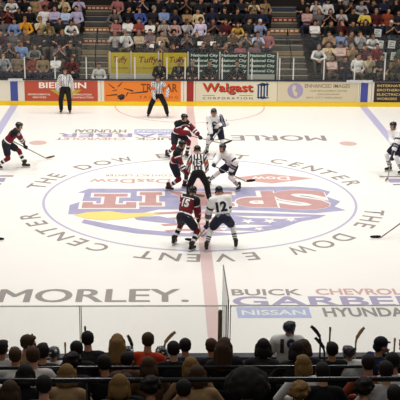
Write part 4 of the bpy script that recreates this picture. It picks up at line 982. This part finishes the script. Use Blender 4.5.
# white side
skater('white', 'white skater farthest from the camera, facing the camera', (.74, 5.38, .86), (.62, 5.14, 1.40), -15, [(1.0, 5.52), (.40, 5.16)], ((.12, 4.52, .03), (.86, 4.92, .98), .40, 0), look=(20, 0), crest='cloth_navy', group=wgrp)
stick((.12, 4.52, .03), (.86, 4.92, .98), (-.8, -.4, 0), 'hockey stick of the farthest white skater', 'stick_white', 'black_tape', 'sticks in play')
skater('white', 'white skater crouching low right of the striped official', (1.00, 1.12, .74), (.70, .92, 1.22), -50, [(1.20, .86), (.30, 1.44)], ((1.44, .80, .30), (.42, .52, .86), .50, 1), look=(5, 0), crest='cloth_navy', group=wgrp, toes=(20, -10))
stick((1.44, .80, .28), (.42, .52, .86), (.9, .3, .0), 'hockey stick held across the crouching white skater', 'stick_white', 'black_tape', 'sticks in play')
skater('white', 'white skater numbered 12 with his back turned, nearest the camera', (.43, -4.46, .86), (.34, -4.22, 1.42), 178, [(.02, -4.56), (.78, -4.34)], ((-.25, -3.92, .03), (.34, -4.06, .88), .50, 1), look=(30, 10), number='12', group=wgrp)
stick((-.25, -3.92, .03), (.34, -4.06, .88), (-.75, .4, 0), 'hockey stick of the white skater numbered 12', 'wood', 'black_tape', 'sticks in play')
skater('white', 'white skater standing at the right blue line by the picture edge', (6.42, 2.98, .90), (6.20, 2.90, 1.50), -62, [(6.52, 2.72), (6.20, 3.10)], ((5.92, 1.98, .03), (6.16, 2.55, 1.0), .40, 1), look=(12, 0), group=wgrp)
stick((5.92, 1.98, .03), (6.16, 2.55, 1.0), (-.5, -.8, 0), 'hockey stick of the white skater at the right blue line', 'stick_white', 'stick_white', 'sticks in play')
skater('white', 'white skater mostly beyond the right picture edge, only a glove in view', (6.55, -3.05, .86), (6.25, -3.10, 1.42), -85, [(6.35, -3.35), (6.75, -2.8)], ((4.58, -3.64, .03), (5.82, -3.10, .72), .35, 0), group=wgrp)
stick((4.62, -3.62, .03), (5.90, -3.06, .76), (-.95, -.1, 0), 'hockey stick reaching in from the right picture edge, black blade', 'stick_brown', 'black_tape', 'sticks in play')
skater('maroon', 'maroon skater beyond the left picture edge, holding the stick whose tip shows', (-6.95, -3.5, .86), (-6.6, -3.55, 1.40), 85, [(-6.7, -3.2), (-7.2, -3.75)], ((-5.46, -3.78, .03), (-6.6, -3.45, .80), .36, 1), group=mgrp)
stick((-5.46, -3.78, .03), (-6.6, -3.45, .80), (.98, .0, 0), 'hockey stick reaching in from the left picture edge, black blade tip', 'stick_brown', 'black_tape', 'sticks in play')

# ------------------------------------------------------------------ bench players (backs to the camera)
def bench_player(x, label, mark, look=(10, 0), y=-13.92, jersey='cloth_navy'):
    r, f = skater('white', label, (x, y, .2 + .62), (x, y + .04, 1.38), 180, [(x - .14, y + .42, .2), (x + .14, y + .42, .2)], hands=[(x - .17, y + .26, .90), (x + .17, y + .26, .90)], look=look, mark=mark, z0=.2, seated=True, group='players on the near bench',
                  hand_dirs=[((.3, 1, -.2), Dn, 20), ((-.3, 1, -.2), Dn, 20)])
    return r
bench_player(-3.52, 'bench player with dark helmet, first from the left on the near bench', 'cloth_white', (10, 20))
bench_player(-2.91, 'bench player with dark helmet, second from the left, before white-topped spectators', 'cloth_white', (14, -20))
bench_player(-1.66, 'bench player with dark helmet between the blond and the orange-topped spectators', 'cloth_white')
bench_player(-1.09, 'bench player with dark helmet just right of the orange-topped spectator', 'cloth_white', (12, 15))
bench_player(2.06, 'bench player with marked helmet left of the navy cap spectator', 'jersey_maroon', (5, 40))
bench_player(2.62, 'bench player at the right end of the near bench', 'cloth_white', (5, 20))
r, f = skater('white', 'white jersey player standing on the bench above the spectators, head turned right', (1.04, -13.55, 1.12), (1.05, -13.52, 1.85), 180, [(.90, -13.5, .2), (1.20, -13.5, .2)], hands=[(.72, -13.25, 1.16), (1.36, -13.25, 1.16)],
              look=(6, -55), num_up=.41, number='19', hand_dirs=[((.2, .6, -.8), (1, 0, 0), 25), ((-.2, .6, -.8), (-1, 0, 0), 25)], z0=.2, group='players on the near bench')
# sticks standing against the near boards, blades up
def rack_stick(x, ztop, lab, bm_='black_tape', sh='wood', blade=True, side=1, lean=0.0):
    root = empty('hockey_stick', (x, -13.22, .2), 0, lab, 'hockey stick', 'sticks standing at the near bench')
    H = ztop - .2; X = V((1, 0, 0)); heel = V((lean, .02, H - (.24 if blade else .08)))
    m = bmesh.new(); beam(m, (0, 0, 0), heel, X, .028, .022); obj('shaft', m, M[sh], root)
    m = bmesh.new()
    if blade:
        P = [heel - V((0, 0, .03)), heel + V((side * .02, .005, .06)), heel + V((side * .075, .012, .135)), heel + V((side * .14, .025, .20)), heel + V((side * .19, .04, .235))]
        for a, b, w in zip(P, P[1:], (.036, .056, .062, .052)): beam(m, a - (b - a) * .08, b, X if w < .04 else V((0, 0, 1)), w, .016)
        obj('blade', m, M[bm_], root)
    else:
        beam(m, heel, heel + V((0, 0, .08)), X, .034, .028); obj('butt_end', m, M[bm_], root)
    return root
rack_stick(-3.32, 1.58, 'short dark stick end above the brown-haired spectator', 'stick_brown', 'stick_brown', False)
rack_stick(-2.76, 1.42, 'tan stick end standing at the near bench', 'wood', 'wood', False)
rack_stick(-2.41, 1.72, 'tall brown stick end standing behind the tall dark-haired spectator', 'stick_brown', 'stick_brown', False)
rack_stick(-1.60, 1.54, 'stick with small dark blade left of the orange-topped spectator', 'black_tape', 'stick_brown', True, -.45)
rack_stick(-1.05, 1.60, 'stick with tan angled blade right of the orange-topped spectator', 'wood', 'stick_brown', True, 1)
rack_stick(1.66, 1.70, 'stick with upper black blade beside the white jersey player', 'black_tape', 'black_tape', True, -.9)
rack_stick(1.74, 1.48, 'stick with lower black blade beside the white jersey player', 'black_tape', 'black_tape', True, -.9)
rack_stick(1.82, 1.69, 'thin brown stick end above the dark-haired spectator at right', 'stick_brown', 'stick_brown', False)
rack_stick(2.28, 1.67, 'stick with pale curved blade left of the navy cap', 'wood', 'wood', True, .75)
rack_stick(2.96, 1.48, 'stick with brown end at the right end of the near bench', 'wood', 'wood', False)

# ------------------------------------------------------------------ light
w = bpy.data.worlds.new('w'); scn.world = w; w.use_nodes = True
w.node_tree.nodes['Background'].inputs[0].default_value = rgb(255, 246, 236); w.node_tree.nodes['Background'].inputs[1].default_value = .075
def lamp(x, y, z, e, size=2.2, spread=150, aim=None):
    l = bpy.data.lights.new('arena_lamp', 'AREA'); l.shape = 'SQUARE'; l.size = size; l.energy = e; l.spread = math.radians(spread); l.color = (1.0, .975, .93)
    o = bpy.data.objects.new('arena_lamp', l); C.objects.link(o); o.location = (x, y, z)
    d = (V(aim) if aim else V((x, y, 0))) - V((x, y, z)); o.rotation_euler = d.to_track_quat('-Z', 'Y').to_euler()
for x in (-12, -4, 4, 12):
    for y, e in ((-11.5, 150), (-4, 310), (3.5, 330), (10.5, 420)): lamp(x, y, 13.5, e, aim=(x * .9, y * .9, 0))
lamp(0, -23, 13, 90, aim=(0, -17, 2))

# ------------------------------------------------------------------ camera
CX, CD, CH, TH, YA, RO, FP = -1.0679, 30.5062, 9.2685, .2959, .0351, .0111, 1089.17
cam = bpy.data.cameras.new('camera'); co = bpy.data.objects.new('camera', cam); C.objects.link(co)
fw = V((math.sin(YA) * math.cos(TH), math.cos(YA) * math.cos(TH), -math.sin(TH))); rt = V((math.cos(YA), -math.sin(YA), 0)); up = rt.cross(fw)
r2 = rt * math.cos(RO) + up * math.sin(RO); u2 = -rt * math.sin(RO) + up * math.cos(RO)
mm = Matrix((r2, u2, -fw)).transposed().to_4x4(); mm.translation = (CX, -CD, CH); co.matrix_world = mm
cam.sensor_width = 36; cam.sensor_fit = 'HORIZONTAL'; cam.lens = 36 * FP / 400; cam.clip_end = 300
scn.camera = co
scn.view_settings.view_transform = 'Standard'; scn.view_settings.look = 'None'; scn.view_settings.gamma = 1; scn.view_settings.use_curve_mapping = False
scn.view_settings.exposure = 0.0
